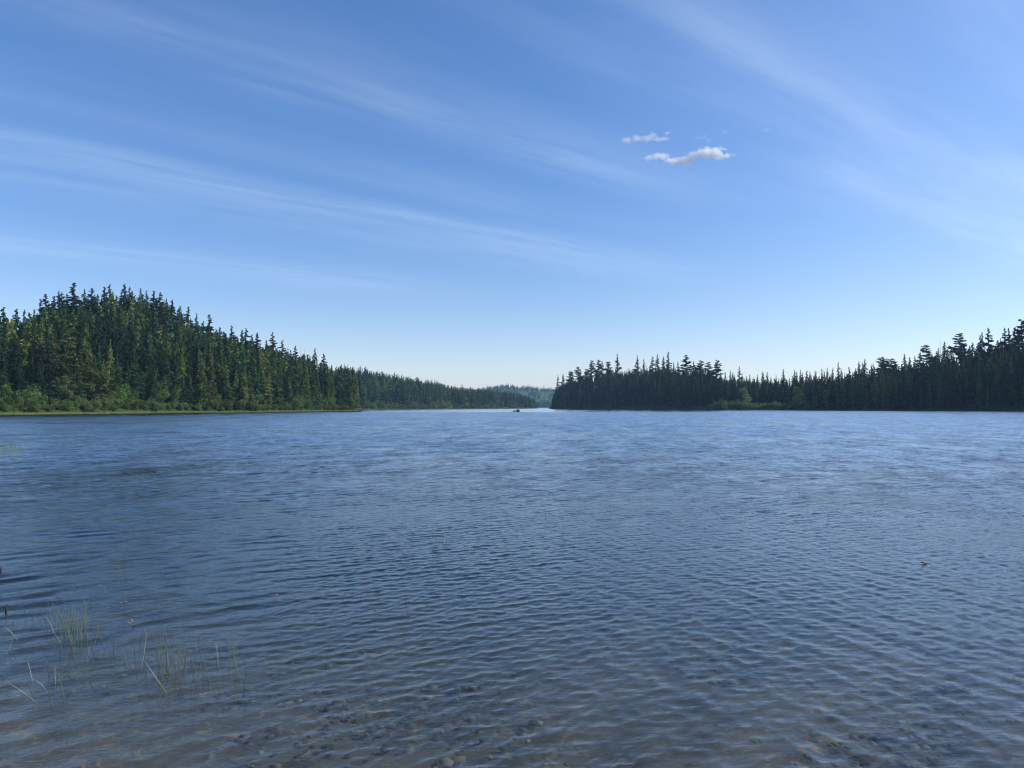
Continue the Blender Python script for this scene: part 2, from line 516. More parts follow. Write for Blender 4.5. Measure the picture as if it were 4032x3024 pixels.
# ------------------------------------------------------------------ tree shapes
def kites(c, a, b, l, w):
    """one leaf clump per row: a kite of four vertices"""
    n = len(c)
    V = np.empty((n, 4, 3))
    V[:, 0] = c - a * l[:, None] * 0.5
    V[:, 1] = c + b * w[:, None] * 0.5
    V[:, 2] = c + a * l[:, None] * 0.5
    V[:, 3] = c - b * w[:, None] * 0.5
    return V.reshape(-1, 3)


def unit(v): return v / np.maximum(np.linalg.norm(v, axis=-1, keepdims=True), 1e-9)


def conifer_crown(seed, n, style):
    """unit-height crown (height 1 along z), widths relative to height"""
    g = np.random.default_rng(seed)
    S = dict(spruce=dict(R=0.130, base=0.06, pw=0.68, droop=-0.45, clump=0.030, gap=0.0, lop=0.10),
             fir=dict(R=0.165, base=0.10, pw=0.78, droop=-0.15, clump=0.040, gap=0.08, lop=0.30),
             pine=dict(R=0.170, base=0.40, pw=0.42, droop=0.10, clump=0.040, gap=0.22, lop=0.28),
             spire=dict(R=0.108, base=0.05, pw=0.62, droop=-0.60, clump=0.026, gap=0.0, lop=0.10))[style]
    nb = {'spruce': 120, 'fir': 74, 'pine': 46, 'spire': 110}[style]
    if n < 700: nb = int(nb * 0.55)
    zb = S['base'] + (1 - S['base']) * (np.arange(nb) + g.uniform(0, 1, nb)) / nb
    if S['gap'] > 0:      # branches bunch into layers
        nl = g.integers(9, 13)
        lay = S['base'] + (1 - S['base']) * (np.arange(nl) + g.uniform(.2, .8, nl)) / nl
        j = np.argmin(np.abs(zb[:, None] - lay[None, :]), 1)
        zb = zb + (lay[j] - zb) * S['gap'] * 1.3
    q = (1 - zb) / (1 - S['base'])
    ln = S['R'] * np.power(np.clip(q, 0, 1), S['pw']) * g.uniform(1 - 0.45, 1.18, nb)
    low = np.clip((zb - S['base']) / 0.14, 0.35, 1); ln *= low
    side = g.uniform(0, 2 * np.pi)
    azb = g.uniform(0, 2 * np.pi, nb)
    ln *= 1 + S['lop'] * np.sin(azb - side + 5 * zb)
    ln = np.maximum(ln, 0.010)
    wgt = ln * (0.4 + ln / S['R']) + 0.01
    bi = g.choice(nb, n, p=wgt / wgt.sum())
    s = np.power(g.uniform(0, 1, n), 0.62)
    ca, sa = np.cos(azb[bi]), np.sin(azb[bi])
    r = ln[bi] * s
    # fan of side twigs widens outwards
    lat = g.normal(0, 1, n) * ln[bi] * 0.20 * (0.35 + s)
    upc = S['droop'] * r * (0.5 + s) + 0.10 * r * s * s * (style in ('pine', 'fir'))
    z = zb[bi] + upc + g.normal(0, 0.004, n) - np.abs(g.normal(0, 0.010, n)) * (style == 'spire' or style == 'spruce')
    c = np.column_stack([ca * r - sa * lat, sa * r + ca * lat, np.clip(z, 0.01, 1.0)])
    a = unit(np.column_stack([ca, sa, np.full(n, S['droop'] * 1.1)]) + g.normal(0, 0.45, (n, 3)))
    bb = unit(np.cross(a, g.normal(0, 1, (n, 3)) + np.array([0, 0, 0.8])))
    sc = S['clump'] * (math.sqrt(2600 / max(n, 1)) ** 0.85) * g.uniform(0.6, 1.35, n)
    sc *= 0.72 + 0.28 * np.clip((1 - c[:, 2]) / 0.25, 0, 1)
    return kites(c, a, bb, sc, sc * 0.5)


def leafy_crown(seed, n, style):
    g = np.random.default_rng(seed)
    if style == 'bush':      # rounded, many stems from the ground
        k = 9
        cen = np.column_stack([g.normal(0, 0.34, k), g.normal(0, 0.34, k), g.uniform(0.22, 0.78, k)])
        rad = g.uniform(0.20, 0.38, k)
    else:                    # upright birch or aspen
        k = 13
        zz = np.linspace(0.25, 0.92, k)
        sp = 0.13 * np.sin(np.clip((1.05 - zz) / 0.85, 0, 1) * np.pi * 0.62)
        cen = np.column_stack([g.normal(0, 1, k) * sp, g.normal(0, 1, k) * sp, zz])
        rad = g.uniform(0.07, 0.13, k)
    j = g.integers(0, k, n)
    v = unit(g.normal(0, 1, (n, 3))) * np.power(g.uniform(0, 1, (n, 1)), 0.4)
    c = cen[j] + v * rad[j][:, None] * np.array([1, 1, 0.85])
    c[:, 2] = np.clip(c[:, 2], 0.02, 1.05)
    a = unit(g.normal(0, 1, (n, 3)) + v * 0.5); bb = unit(np.cross(a, g.normal(0, 1, (n, 3))))
    sc = (0.085 if style == 'bush' else 0.04) * math.sqrt(1400 / n) * g.uniform(0.6, 1.4, n)
    return kites(c, a, bb, sc, sc * 0.7)


def tube(path, rad, k=6):
    P = np.array(path, float); n = len(P)
    T = unit(np.gradient(P, axis=0))
    up = np.where(np.abs(T[:, 2:3]) > 0.9, np.array([[1., 0, 0]]), np.array([[0, 0, 1.]]))
    A = unit(np.cross(T, up)); B = np.cross(T, A)
    th = np.linspace(0, 2 * np.pi, k, endpoint=False)
    V = P[:, None, :] + (A[:, None, :] * np.cos(th)[None, :, None] + B[:, None, :] * np.sin(th)[None, :, None]) * np.array(rad)[:, None, None]
    V = V.reshape(-1, 3)
    Q = [(i * k + j, i * k + (j + 1) % k, (i + 1) * k + (j + 1) % k, (i + 1) * k + j) for i in range(n - 1) for j in range(k)]
    T3 = [(0, j + 1, j) for j in range(1, k - 1)] + [((n - 1) * k, (n - 1) * k + j, (n - 1) * k + j + 1) for j in range(1, k - 1)]
    return V, np.array(Q), np.array(T3)


def join(parts):
    Vs, Qs, Ts, o = [], [], [], 0
    for V, Q, T in parts:
        Vs.append(V)
        if len(Q): Qs.append(np.asarray(Q) + o)
        if len(T): Ts.append(np.asarray(T) + o)
        o += len(V)
    return np.concatenate(Vs), (np.concatenate(Qs) if Qs else None), (np.concatenate(Ts) if Ts else None)


def trunk_mesh(name, seed, style):
    g = np.random.default_rng(seed)
    parts = []
    if style == 'bush':
        for i in range(6):
            t = g.uniform(0, 6.3)
            parts.append(tube([(0.03 * math.cos(t), 0.03 * math.sin(t), 0), (0.12 * math.cos(t), 0.12 * math.sin(t), 0.35), (0.3 * math.cos(t), 0.3 * math.sin(t), 0.75)],
                              [0.02, 0.014, 0.004], 5))
        m = M_BARK
    else:
        wob = g.normal(0, 0.003, (9, 2)); wob[0] = 0
        zz = np.linspace(0, 1.0 if style != 'birch' else 0.93, 9)
        r0 = {'spruce': 0.010, 'spire': 0.008, 'fir': 0.014, 'pine': 0.013, 'birch': 0.009, 'snag': 0.009}[style]
        P = np.column_stack([wob[:, 0], wob[:, 1], zz])
        parts.append(tube(P, r0 * (1 - zz * 0.9) + 0.0006, 7))
        nlimb = {'snag': 20, 'pine': 16, 'fir': 14, 'birch': 10}.get(style, 8)
        zlo = {'snag': 0.45, 'pine': 0.3, 'fir': 0.15, 'birch': 0.25}.get(style, 0.1)
        for i in range(nlimb):
            t = g.uniform(0, 6.3); z = g.uniform(zlo, 0.94); L = (0.10 if style != 'snag' else 0.05) * (1.05 - z) / 0.7 * g.uniform(0.5, 1.1)
            up = {'birch': 0.9, 'pine': 0.25, 'snag': -0.1}.get(style, -0.15)
            parts.append(tube([(0, 0, z), (L * .5 * math.cos(t), L * .5 * math.sin(t), z + up * L * .5), (L * math.cos(t), L * math.sin(t), z + up * L * 1.1)],
                              [0.0028, 0.0018, 0.0006], 4))
        m = {'birch': M_BIRCH, 'snag': M_DEAD}.get(style, M_BARK)
    V, Q, T = join(parts)
    return mesh_np(name, V, Q=Q, T=T, mats=[m], smooth=True)


def crown_mesh(name, V, m):
    n = len(V) // 4
    return mesh_np(name, V, Q=np.arange(n * 4).reshape(n, 4), mats=[m])


STY = ['spruce', 'fir', 'pine', 'spire']
HI, LO, FAR, TR = {}, {}, {}, {}
for si, s in enumerate(STY):
    HI[s] = [crown_mesh('crown', conifer_crown(100 + si * 10 + k, 4600 if s != 'pine' else 2400, s), M_LEAF) for k in range(6)]
    LO[s] = [conifer_crown(300 + si * 10 + k, 900, s) for k in range(5)]
    FAR[s] = [conifer_crown(500 + si * 10 + k, 260, s) for k in range(4)]
    TR[s] = [trunk_mesh('trunk', 40 + si * 10 + k, s) for k in range(3)]
HI['birch'] = [crown_mesh('crown', leafy_crown(700 + k, 2600, 'birch'), M_LEAF) for k in range(4)]
TR['birch'] = [trunk_mesh('trunk', 720 + k, 'birch') for k in range(3)]
HI['bush'] = [crown_mesh('foliage', leafy_crown(740 + k, 3200, 'bush'), M_LEAF) for k in range(6)]
TR['bush'] = [trunk_mesh('stems', 760 + k, 'bush') for k in range(3)]
LO['bush'] = [leafy_crown(780 + k, 240, 'bush') for k in range(4)]
TR['snag'] = [trunk_mesh('trunk', 790 + k, 'snag') for k in range(3)]
TINY = [conifer_crown(600 + k, 34, 'spruce') for k in range(4)]

# foliage colours (linear); the cove bush tone is lightened to paint in sunlight
TINT = {
    'dark': (0.013, 0.034, 0.020), 'bluish': (0.020, 0.052, 0.036), 'mid': (0.033, 0.076, 0.030),
    'olive': (0.082, 0.118, 0.034), 'brown': (0.070, 0.058, 0.030), 'bush': (0.085, 0.145, 0.036),
    'sunlit_bush': (0.14, 0.21, 0.055), 'birch': (0.080, 0.135, 0.036), 'reddish': (0.10, 0.062, 0.030),
}
ZT = {'point': 0.78, 'hill': np.array([1.22, 1.16, 1.0]), 'far': np.array([1.1, 1.1, 1.0])}     # per stand: shade put into the point's colour, hill and far lightened and warmed
TREES = []     # dict(px, depth, z, H, style, tone, zone, hero)


def patch(x, y, seed, scale):
    g = np.random.default_rng(seed); v = 0
    for _ in range(7):
        t = g.uniform(0, 6.3); L = scale * g.uniform(0.6, 1.6)
        v = v + np.sin((x * math.cos(t) + y * math.sin(t)) * 6.283 / L + g.uniform(0, 6.3))
    return v / 1.9


def add_forest(L, zone, p0, p1, step, t0, t1, tones, styles, Hr, seed, capjit=(-4, 24)):
    g = np.random.default_rng(seed)
    t = t0
    while t < t1:
        px = p0 + g.uniform(0, 10)
        while px < p1:
            D = L.ds(px) + t
            dpx = step * F / D
            tt = t + g.uniform(-0.4, 0.4) * step; pp = px + g.uniform(-0.45, 0.45) * dpx
            px += dpx * g.uniform(0.8, 1.2)
            tmin = 2.0
            if zone == 'point' and 2845 < pp < 3180: tmin = 24.0
            if tt < tmin: continue
            D = float(L.ds(pp) + tt); z = float(L.z(pp, tt))
            H = g.uniform(*Hr)
            edge = min(1.0, 0.62 + tt / 40.0); H *= edge
            top = z_of(L.can(pp) + g.uniform(*capjit), D)
            if z + H > top: H = top - z
            if H < 6: continue
            u = patch(X_of(pp, D), D * 1.0, 77, 38.0) + g.normal(0, 0.75)
            tone = tones[int(np.clip((u + 1.6) / 3.2, 0, 0.999) * len(tones))]
            sty = g.choice(list(styles), p=list(styles.values()))
            TREES.append(dict(px=pp, d=D, z=z - 0.15, H=H, style=sty, tone=tone, zone=zone, hero=False, t=tt))
        t += step * (0.92 if zone != 'far' else 1.1)


add_forest(LA, 'hill', -700, 1408, 4.1, 3.0, 118, ['dark', 'dark', 'bluish', 'mid', 'mid', 'olive', 'olive'],
           {'spruce': 0.52, 'fir': 0.30, 'spire': 0.18}, (15, 25), 21)
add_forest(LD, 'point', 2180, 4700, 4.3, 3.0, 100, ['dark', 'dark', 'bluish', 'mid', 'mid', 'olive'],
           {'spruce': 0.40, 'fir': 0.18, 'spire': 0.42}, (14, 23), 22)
add_forest(LB, 'far', 1330, 2112, 5.0, 3.0, 165, ['dark', 'bluish', 'mid', 'mid', 'olive'],
           {'spruce': 0.6, 'fir': 0.2, 'spire': 0.2}, (16, 24), 23, (-6, 10))

# skyline trees measured one by one: pixel column, top row, style
SKY_A = [(7, 1206, 'fir'), (51, 1210, 'spruce'), (87, 1215, 'spire'), (115, 1227, 'fir'), (132, 1213, 'spruce'), (152, 1175, 'fir'), (177, 1154, 'fir'),
         (203, 1162, 'fir'), (226, 1143, 'spruce'), (241, 1147, 'fir'), (257, 1153, 'fir'), (290, 1109, 'fir'), (322, 1133, 'spruce'), (353, 1129, 'fir'),
         (404, 1126, 'fir'), (424, 1116, 'fir'), (482, 1112, 'spruce'), (500, 1124, 'spire'), (521, 1143, 'fir'), (552, 1130, 'spire'), (568, 1140, 'spruce'),
         (603, 1141, 'fir'), (624, 1147, 'fir'), (650, 1171, 'spruce'), (673, 1174, 'spruce'), (703, 1200, 'spruce'), (739, 1205, 'fir'), (770, 1229, 'spruce'),
         (818, 1235, 'fir'), (863, 1284, 'spruce'), (910, 1280, 'fir'), (952, 1294, 'spruce'), (964, 1290, 'fir'), (988, 1315, 'fir'), (1009, 1307, 'fir'),
         (1047, 1338, 'fir'), (1072, 1305, 'fir'), (1107, 1338, 'fir'), (1132, 1359, 'snag'), (1160, 1358, 'fir'), (1184, 1359, 'snag'), (1198, 1364, 'snag'),
         (1211, 1393, 'spruce'), (1238, 1367, 'spruce'), (1275, 1390, 'fir'), (1305, 1434, 'spruce'), (1340, 1437, 'spruce'), (1366, 1446, 'spire'), (1388, 1444, 'spruce')]
SKY_D = [(2197, 1477, 'fir'), (2216, 1470, 'fir'), (2243, 1461, 'pine'), (2255, 1466, 'fir'), (2277, 1443, 'pine'), (2285, 1450, 'spruce'), (2308, 1452, 'pine'),
         (2330, 1418, 'pine'), (2355, 1415, 'pine'), (2372, 1419, 'fir'), (2396, 1423, 'pine'), (2430, 1391, 'fir'), (2509, 1397, 'fir'), (2539, 1411, 'spire'),
         (2569, 1403, 'fir'), (2589, 1392, 'fir'), (2611, 1402, 'spruce'), (2630, 1384, 'fir'), (2655, 1424, 'spire'), (2672, 1422, 'spire'), (2703, 1396, 'pine'),
         (2733, 1421, 'fir'), (2762, 1418, 'pine'), (2791, 1424, 'pine'), (2822, 1416, 'pine'), (2840, 1463, 'spire'), (2856, 1461, 'spire'), (2875, 1457, 'spire'),
         (2885, 1463, 'spire'), (2894, 1472, 'spire'), (2911, 1441, 'fir'), (2922, 1466, 'spire'), (2940, 1480, 'spruce'), (2950, 1474, 'spire'), (2970, 1483, 'spruce'),
         (2983, 1472, 'spire'), (3002, 1459, 'spire'), (3006, 1466, 'spruce'), (3021, 1463, 'spire'), (3035, 1481, 'spruce'), (3058, 1474, 'spruce'), (3083, 1451, 'spruce'),
         (3129, 1455, 'spruce'), (3137, 1462, 'spire'), (3153, 1455, 'spire'), (3160, 1464, 'spire'), (3179, 1457, 'spruce'), (3190, 1460, 'spire'), (3206, 1458, 'spruce'),
         (3216, 1459, 'spire'), (3238, 1449, 'spire'), (3248, 1457, 'spire'), (3260, 1445, 'spire'), (3276, 1445, 'spire'), (3299, 1423, 'spire'), (3315, 1448, 'spire'),
         (3344, 1444, 'fir'), (3368, 1447, 'spruce'), (3382, 1421, 'spruce'), (3397, 1424, 'spire'), (3406, 1411, 'spruce'), (3429, 1433, 'spruce'), (3442, 1430, 'spruce'),
         (3468, 1405, 'pine'), (3477, 1403, 'spire'), (3489, 1411, 'pine'), (3510, 1411, 'pine'), (3527, 1417, 'spire'), (3563, 1391, 'spruce'), (3585, 1403, 'spruce'),
         (3604, 1400, 'spruce'), (3621, 1386, 'fir'), (3652, 1356, 'pine'), (3673, 1389, 'spruce'), (3686, 1382, 'fir'), (3694, 1367, 'spire'), (3709, 1330, 'snag'),
         (3720, 1343, 'spruce'), (3734, 1370, 'spruce'), (3746, 1368, 'spire'), (3761, 1358, 'snag'), (3783, 1309, 'pine'), (3800, 1352, 'fir'), (3821, 1358, 'spruce'),
         (3833, 1348, 'spruce'), (3852, 1350, 'fir'), (3866, 1318, 'spruce'), (3873, 1306, 'spire'), (3898, 1288, 'fir'), (3931, 1337, 'fir'), (3940, 1328, 'spire'),
         (3962, 1288, 'fir'), (3978, 1290, 'fir'), (4003, 1287, 'fir'), (4028, 1255, 'pine')]
SKY_B = [(1434, 1448), (1454, 1465), (1496, 1465), (1510, 1463), (1525, 1469), (1544, 1472), (1566, 1472), (1603, 1481), (1640, 1483), (1698, 1492),
         (1712, 1494), (1733, 1500), (1749, 1509), (1792, 1513), (1816, 1511), (1822, 1512), (1854, 1519), (1905, 1527), (1960, 1530)]
g_ = np.random.default_rng(9)


def hero(L, zone, px, py, sty, f0=0.80):
    t = L.T * g_.uniform(f0, 0.98)
    D = float(L.ds(px) + t); z = float(L.z(px, t))
    H = z_of(py, D) - z
    TREES.append(dict(px=px, d=D, z=z - 0.15, H=H, style=sty, tone=g_.choice(['dark', 'dark', 'bluish', 'mid']), zone=zone, hero=True, t=t, py=py))


for (a, b_, s_) in SKY_A: hero(LA, 'hill', a, b_, s_)
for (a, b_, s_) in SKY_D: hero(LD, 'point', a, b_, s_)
for (a, b_) in SKY_B: hero(LB, 'far', a, b_, 'spruce')

# ---- which conifers are things of their own: skyline trees of the two near shores, then the largest in the photograph
for q in TREES: q['size'] = q['H'] / q['d'] * F; q['x'] = X_of(q['px'], q['d'])
vis = [q for q in TREES if -20 < q['px'] < 4052 and q['zone'] != 'far' and q['style'] != 'snag']
heroes = [q for q in vis if q['hero']]
# tops must not be buried: keep a tree when few nearer trees cover its upper half
cand = [q for q in vis if not q['hero']]
for q in cand:
    top = HOR - (q['z'] + q['H'] * 0.72 - CAM_H) * F / q['d']
    cov = 0
    for r in vis:
        if r['d'] < q['d'] - 1 and abs(r['px'] - q['px']) < 0.05 * r['size']:
            if HOR - (r['z'] + r['H'] - CAM_H) * F / r['d'] < top: cov += 1
    q['score'] = q['size'] * (0.55 ** cov)
cand.sort(key=lambda q: -q['score'])
SINGLE = heroes + cand[:296 - len(heroes)]
for q in SINGLE: q['single'] = True
SNAGS = [q for q in TREES if q['style'] == 'snag']


def ordinal(i, n):
    w_ = ['first', 'second', 'third', 'fourth', 'fifth', 'sixth', 'seventh', 'eighth', 'ninth', 'tenth', 'eleventh', 'twelfth']
    if n == 2: return ['left', 'right'][i] + ' one of two'
    return (w_[i] if i < len(w_) else '%dth' % (i + 1)) + ' of %d from left' % n


LOOK = {'spruce': 'cone-shaped spruce', 'fir': 'ragged fir', 'pine': 'tufted pine', 'spire': 'narrow spruce'}
TONE = {'dark': 'dark', 'bluish': 'blue-green', 'mid': 'green', 'olive': 'olive green', 'brown': 'brownish'}


def place_words(q):
    px = q['px']
    if q['zone'] == 'hill':
        if q['hero']:
            return ('on the skyline at the left frame edge' if px < 140 else 'on the skyline left of the summit' if px < 280 else 'on the left hill summit skyline' if px < 580
                    else 'on the skyline right of the summit' if px < 780 else 'on the skyline halfway down the hill' if px < 1020
                    else 'on the low skyline by the snags' if px < 1220 else "on the left hill's last skyline stretch")
        col = ('at the left frame edge' if px < 170 else 'left of the summit' if px < 340 else 'under the summit' if px < 500 else 'right of the summit' if px < 680
               else 'under the hill shoulder' if px < 860 else 'midway along left shore' if px < 1050 else 'under the snags' if px < 1230 else "at the hill's end")
        row = 'behind bushes' if q['t'] < 14 else 'low slope' if q['t'] < 40 else 'middle slope' if q['t'] < 72 else 'upper slope'
        return row + ' ' + col
    col = ('at the point tip' if px < 2300 else 'behind the point tip' if px < 2480 else 'mid-point' if px < 2660
           else "at the point's right end" if px < 2840 else 'above the bright cove' if px < 3010 else 'right of the cove' if px < 3180
           else 'mid right shore' if px < 3350 else 'where the right shore rises' if px < 3520 else 'on the rising right shore' if px < 3680
           else 'beside the bare pole' if px < 3800 else 'right of the bare pole' if px < 3900 else 'at the right frame edge')
    row = 'skyline' if q['hero'] else ('at waterline' if q['t'] < 14 else 'mid forest' if q['t'] < 50 else 'high forest')
    return row + ' ' + col


groups = {}
for q in SINGLE:
    groups.setdefault((TONE[q['tone']], LOOK[q['style']], place_words(q)), []).append(q)
for (tn, lk, pl), qs in groups.items():
    qs.sort(key=lambda q: q['px'])
    for i, q in enumerate(qs):
        q['label'] = f"{tn} {lk} {pl}" + ('' if len(qs) == 1 else f", {ordinal(i, len(qs))}")


def tinted(tone, g, spread=0.34):
    c = np.array(TINT[tone]) * g.uniform(1 - spread, 1 + spread) * np.array([g.uniform(.9, 1.12), 1, g.uniform(.85, 1.15)])
    return c


NAME = {'spruce': 'spruce_tree', 'fir': 'fir_tree', 'pine': 'pine_tree', 'spire': 'spruce_tree'}
WID = {'spruce': 1.0, 'fir': 1.0, 'pine': 1.0, 'spire': 1.0}


def make_tree(q, name, cat, group, g, trunk_key, crown_key, widen=1.0):
    root = link(name, None, loc=(q['x'], q['d'], q['z']), label=q['label'], category=cat, group=group)
    root.empty_display_size = 0.5
    wd = q['H'] * widen * g.uniform(0.9, 1.15)
    root.scale = (wd, wd, q['H'])
    root.rotation_euler = (g.normal(0, 0.012), g.normal(0, 0.012), g.uniform(0, 6.28))
    t = link('trunk' if trunk_key != 'bush' else 'stems', TR[trunk_key][g.integers(len(TR[trunk_key]))], root)
    if crown_key:
        c = link('crown' if crown_key != 'bush' else 'foliage', HI[crown_key][g.integers(len(HI[crown_key]))], root)
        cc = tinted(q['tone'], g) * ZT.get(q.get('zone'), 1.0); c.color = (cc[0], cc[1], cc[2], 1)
    return root


g2 = np.random.default_rng(31)
for q in SINGLE:
    wide = 1.0
    if q['H'] > 27: wide = 27.0 / q['H']
    if q['hero'] and q['zone'] == 'point' and (q['px'] < 2830 or q['px'] > 3440): wide *= 1.35 if q['style'] != 'spire' else 1.1
    if q['hero'] and q['zone'] == 'hill': wide *= 1.45 if q['style'] == 'fir' else 1.25
    if q['style'] in ('spruce', 'spire') and q['H'] < 15: wide = 1.15
    grp = 'conifers on the left hill' if q['zone'] == 'hill' else 'conifers on the wooded point and right shore'
    make_tree(q, NAME[q['style']], 'conifer tree', grp, g2, q['style'], q['style'], wide)
for i, q in enumerate(sorted(SNAGS, key=lambda q: q['px'])):
    q['label'] = ['leftmost bare dead snag on the low left skyline, standing alone', 'bare dead snag left of its close twin on the left skyline',
                  'bare dead snag right of its close twin on the left skyline', 'tall thin bare pole standing above the right shore forest',
                  'short broken dead trunk left of the tall open pine'][i]
    q['tone'] = 'brown'
    make_tree(q, 'dead_tree', 'dead tree', 'bare dead trees on the skyline', g2, 'snag', None, 0.8)


# ---- the rest of the woods, one mass object each
def mass(name, items, crowns, label, cat=None, trunk=True, m=M_LEAF_S, seed=1):
    g = np.random.default_rng(seed)
    Vs, Cs = [], []
    TV, TQ, to = [], [], 0
    for q in items:
        K = crowns[q['style']] if isinstance(crowns, dict) else crowns
        V = K[g.integers(len(K))]
        a = g.uniform(0, 6.28); ca, sa = math.cos(a), math.sin(a)
        H = q['H']; wd = H * g.uniform(0.92, 1.2) * q.get('wide', 1.0)
        W_ = np.empty_like(V)
        W_[:, 0] = (V[:, 0] * ca - V[:, 1] * sa) * wd + q['x']
        W_[:, 1] = (V[:, 0] * sa + V[:, 1] * ca) * wd + q['d']
        W_[:, 2] = V[:, 2] * H + q['z']
        Vs.append(W_)
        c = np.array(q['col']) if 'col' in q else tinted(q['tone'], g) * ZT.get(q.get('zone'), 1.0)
        Cs.append(np.repeat(c[None], len(V), 0))
        if trunk:
            r = 0.009 * H
            b4 = np.array([[r, 0, 0], [0, r, 0], [-r, 0, 0], [0, -r, 0]])
            t4 = b4 * 0.15 + np.array([0, 0, H * 0.97])
            P = np.concatenate([b4, t4]) + np.array([q['x'], q['d'], q['z']])
            TV.append(P); TQ += [(to + k, to + (k + 1) % 4, to + 4 + (k + 1) % 4, to + 4 + k) for k in range(4)]; to += 8
    V = np.concatenate(Vs); n = len(V) // 4
    Q = np.arange(n * 4).reshape(n, 4); Cc = np.concatenate(Cs); mi = np.zeros(n, int)
    if trunk:
        Q = np.concatenate([Q, np.array(TQ) + len(V)]); mi = np.concatenate([mi, np.ones(len(TQ), int)])
        V = np.concatenate([V] + TV); Cc = np.concatenate([Cc, np.full((to, 3), 0.05)])
    me = mesh_np(name, V, Q=Q, mats=[m, M_BARK], attrs={'tint': Cc}, mi=mi)
    return link(name, me, kind='stuff', label=label, category=cat)


rest = [q for q in TREES if not q.get('single') and q['zone'] != 'far' and q['style'] != 'snag']
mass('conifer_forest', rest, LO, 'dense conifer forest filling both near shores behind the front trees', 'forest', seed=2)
mass('distant_forest', [q for q in TREES if q['zone'] == 'far'], FAR, 'hazy conifer forest along the distant shore behind the boat', 'forest', seed=3)

# far hill: tiny trees, paler young growth on the open slopes
hill = []
g3 = np.random.default_rng(55)
for _ in range(9000):
    px = g3.uniform(1700, 3420)
    if 2330 < px < 2730: continue
    t = g3.uniform(0, 470)
    D = float(LC.ds(px) + t); z = float(LC.z(px, t)); u = t / 420
    x = X_of(px, D)
    pch = patch(x, D * 0.35, 91, 70.0)
    if u < 0.22: H = g3.uniform(11, 17); col = TINT['dark']
    elif u > 0.90: H = g3.uniform(8, 17) * (1.0 if g3.uniform() > 0.1 else 1.4); col = TINT['mid']
    elif pch > 0.25: H = g3.uniform(8, 14); col = TINT['mid']
    else: H = g3.uniform(4, 7); col = (0.042, 0.080, 0.030)
    hill.append(dict(x=x, d=D, z=z - 0.2, H=H, wide=1.5, col=np.array(col) * g3.uniform(.8, 1.2)))
mass('hill_forest', hill, TINY, 'pale hazy woods and young growth on the far hill', 'forest', trunk=False, seed=4)

# ------------------------------------------------------------------ bushes and small broadleaf trees along the shores
BUSH = []
gb = np.random.default_rng(66)


def add_bush(L, px, t, H, tone, sty='bush', where=''):
    D = float(L.ds(px) + t)
    BUSH.append(dict(px=px, x=X_of(px, D), d=D, z=float(L.z(px, max(t, 0.2))) - 0.1, H=H, tone=tone, style=sty, where=where, t=t))


px = -40.0
while px < 1400:
    w_ = 'at the left frame edge' if px < 130 else 'left of the summit' if px < 330 else 'below the hill summit' if px < 560 else 'below the hill shoulder' if px < 780 \
        else 'midway on left shore' if px < 1010 else 'below the snags' if px < 1230 else 'at left shore end'
    add_bush(LA, px, gb.uniform(0.8, 3.2), gb.uniform(2.2, 4.6), gb.choice(['bush', 'bush', 'birch', 'olive']), 'bush', 'in front row ' + w_)
    if gb.uniform() < 0.7:
        add_bush(LA, px + gb.uniform(-12, 12), gb.uniform(4, 11), gb.uniform(4.5, 8.0), gb.choice(['bush', 'birch', 'olive']), 'bush' if gb.uniform() < 0.55 else 'birch', 'in second row ' + w_)
    px += gb.uniform(20, 34) * (235.0 / float(LA.ds(px)))
for (bx, H, t) in [(262, 9, 7), (285, 7, 5), (232, 8, 9), (640, 10, 9), (900, 9, 8), (1195, 8, 6), (470, 11, 12), (560, 10, 10)]:
    add_bush(LA, bx, t, H, 'olive' if bx in (262, 285) else 'birch', 'birch', 'behind left shore bushes')
for (bx, H, t, sty) in [(2813, 6, 0.5, 'bush'), (2838, 7.5, 1.5, 'bush'), (2858, 5.5, 0.0, 'bush'), (2872, 7.0, 0.8, 'bush'), (2888, 6.0, -0.5, 'bush'), (2905, 7.5, 1.0, 'bush'),
                        (2922, 5.0, 0.3, 'bush'), (2938, 6.0, 0, 'bush'), (2955, 5.5, 1.0, 'bush'), (2972, 5.0, 0.4, 'bush'), (2928, 15, 5, 'birch'), (3000, 5, 1, 'bush'), (3018, 4, 1.5, 'bush'),
                        (3030, 5.5, 2, 'bush'), (3052, 6, 2, 'bush'), (3072, 5, 1, 'bush'), (3088, 5, 0.6, 'bush'), (3106, 4.6, 0.5, 'bush'), (3135, 6.5, 1.2, 'bush'), (3158, 6.5, 0.7, 'bush'),
                        (3176, 5.5, 0.6, 'bush'), (3142, 15, 4, 'birch'), (3205, 9, 3, 'birch'), (3255, 13, 4, 'birch')]:
    if H < 12: t -= 2.0
    D = float(LD.ds(bx) + t)
    BUSH.append(dict(px=bx, x=X_of(bx, D), d=D, z=0.05, H=H, tone='sunlit_bush' if bx < 3110 else 'bush', style=sty, t=t,  # cove bushes take the tone with sunlight put into its colour
                     where='in the bright cove' if bx < 2990 else 'right of the bright cove'))
px = 1395.0
while px < 2110:
    D = float(LB.ds(px) + 1.5)
    BUSH.append(dict(px=px, x=X_of(px, D), d=D, z=0.1, H=gb.uniform(4, 10) * (1.0 if px < 1850 else 0.8), tone='bush', style='bush', t=1.5,
                     where='on distant shore ' + ('left part' if px < 1600 else 'middle part' if px < 1850 else 'behind the boat')))
    px += gb.uniform(9, 24)
gr = {}
LK = {'bush': 'bush', 'birch': 'slim tree'}
TN = {'sunlit_bush': 'pale green', 'bush': 'bright green', 'birch': 'light green', 'olive': 'yellowish'}
for q in BUSH:
    if q['style'] == 'bush': hw = 'tall ' if q['H'] > 6.0 else 'low ' if q['H'] < 3.4 else ''
    else: hw = ''
    gr.setdefault((hw + TN[q['tone']] + ' ' + LK[q['style']], q['where']), []).append(q)
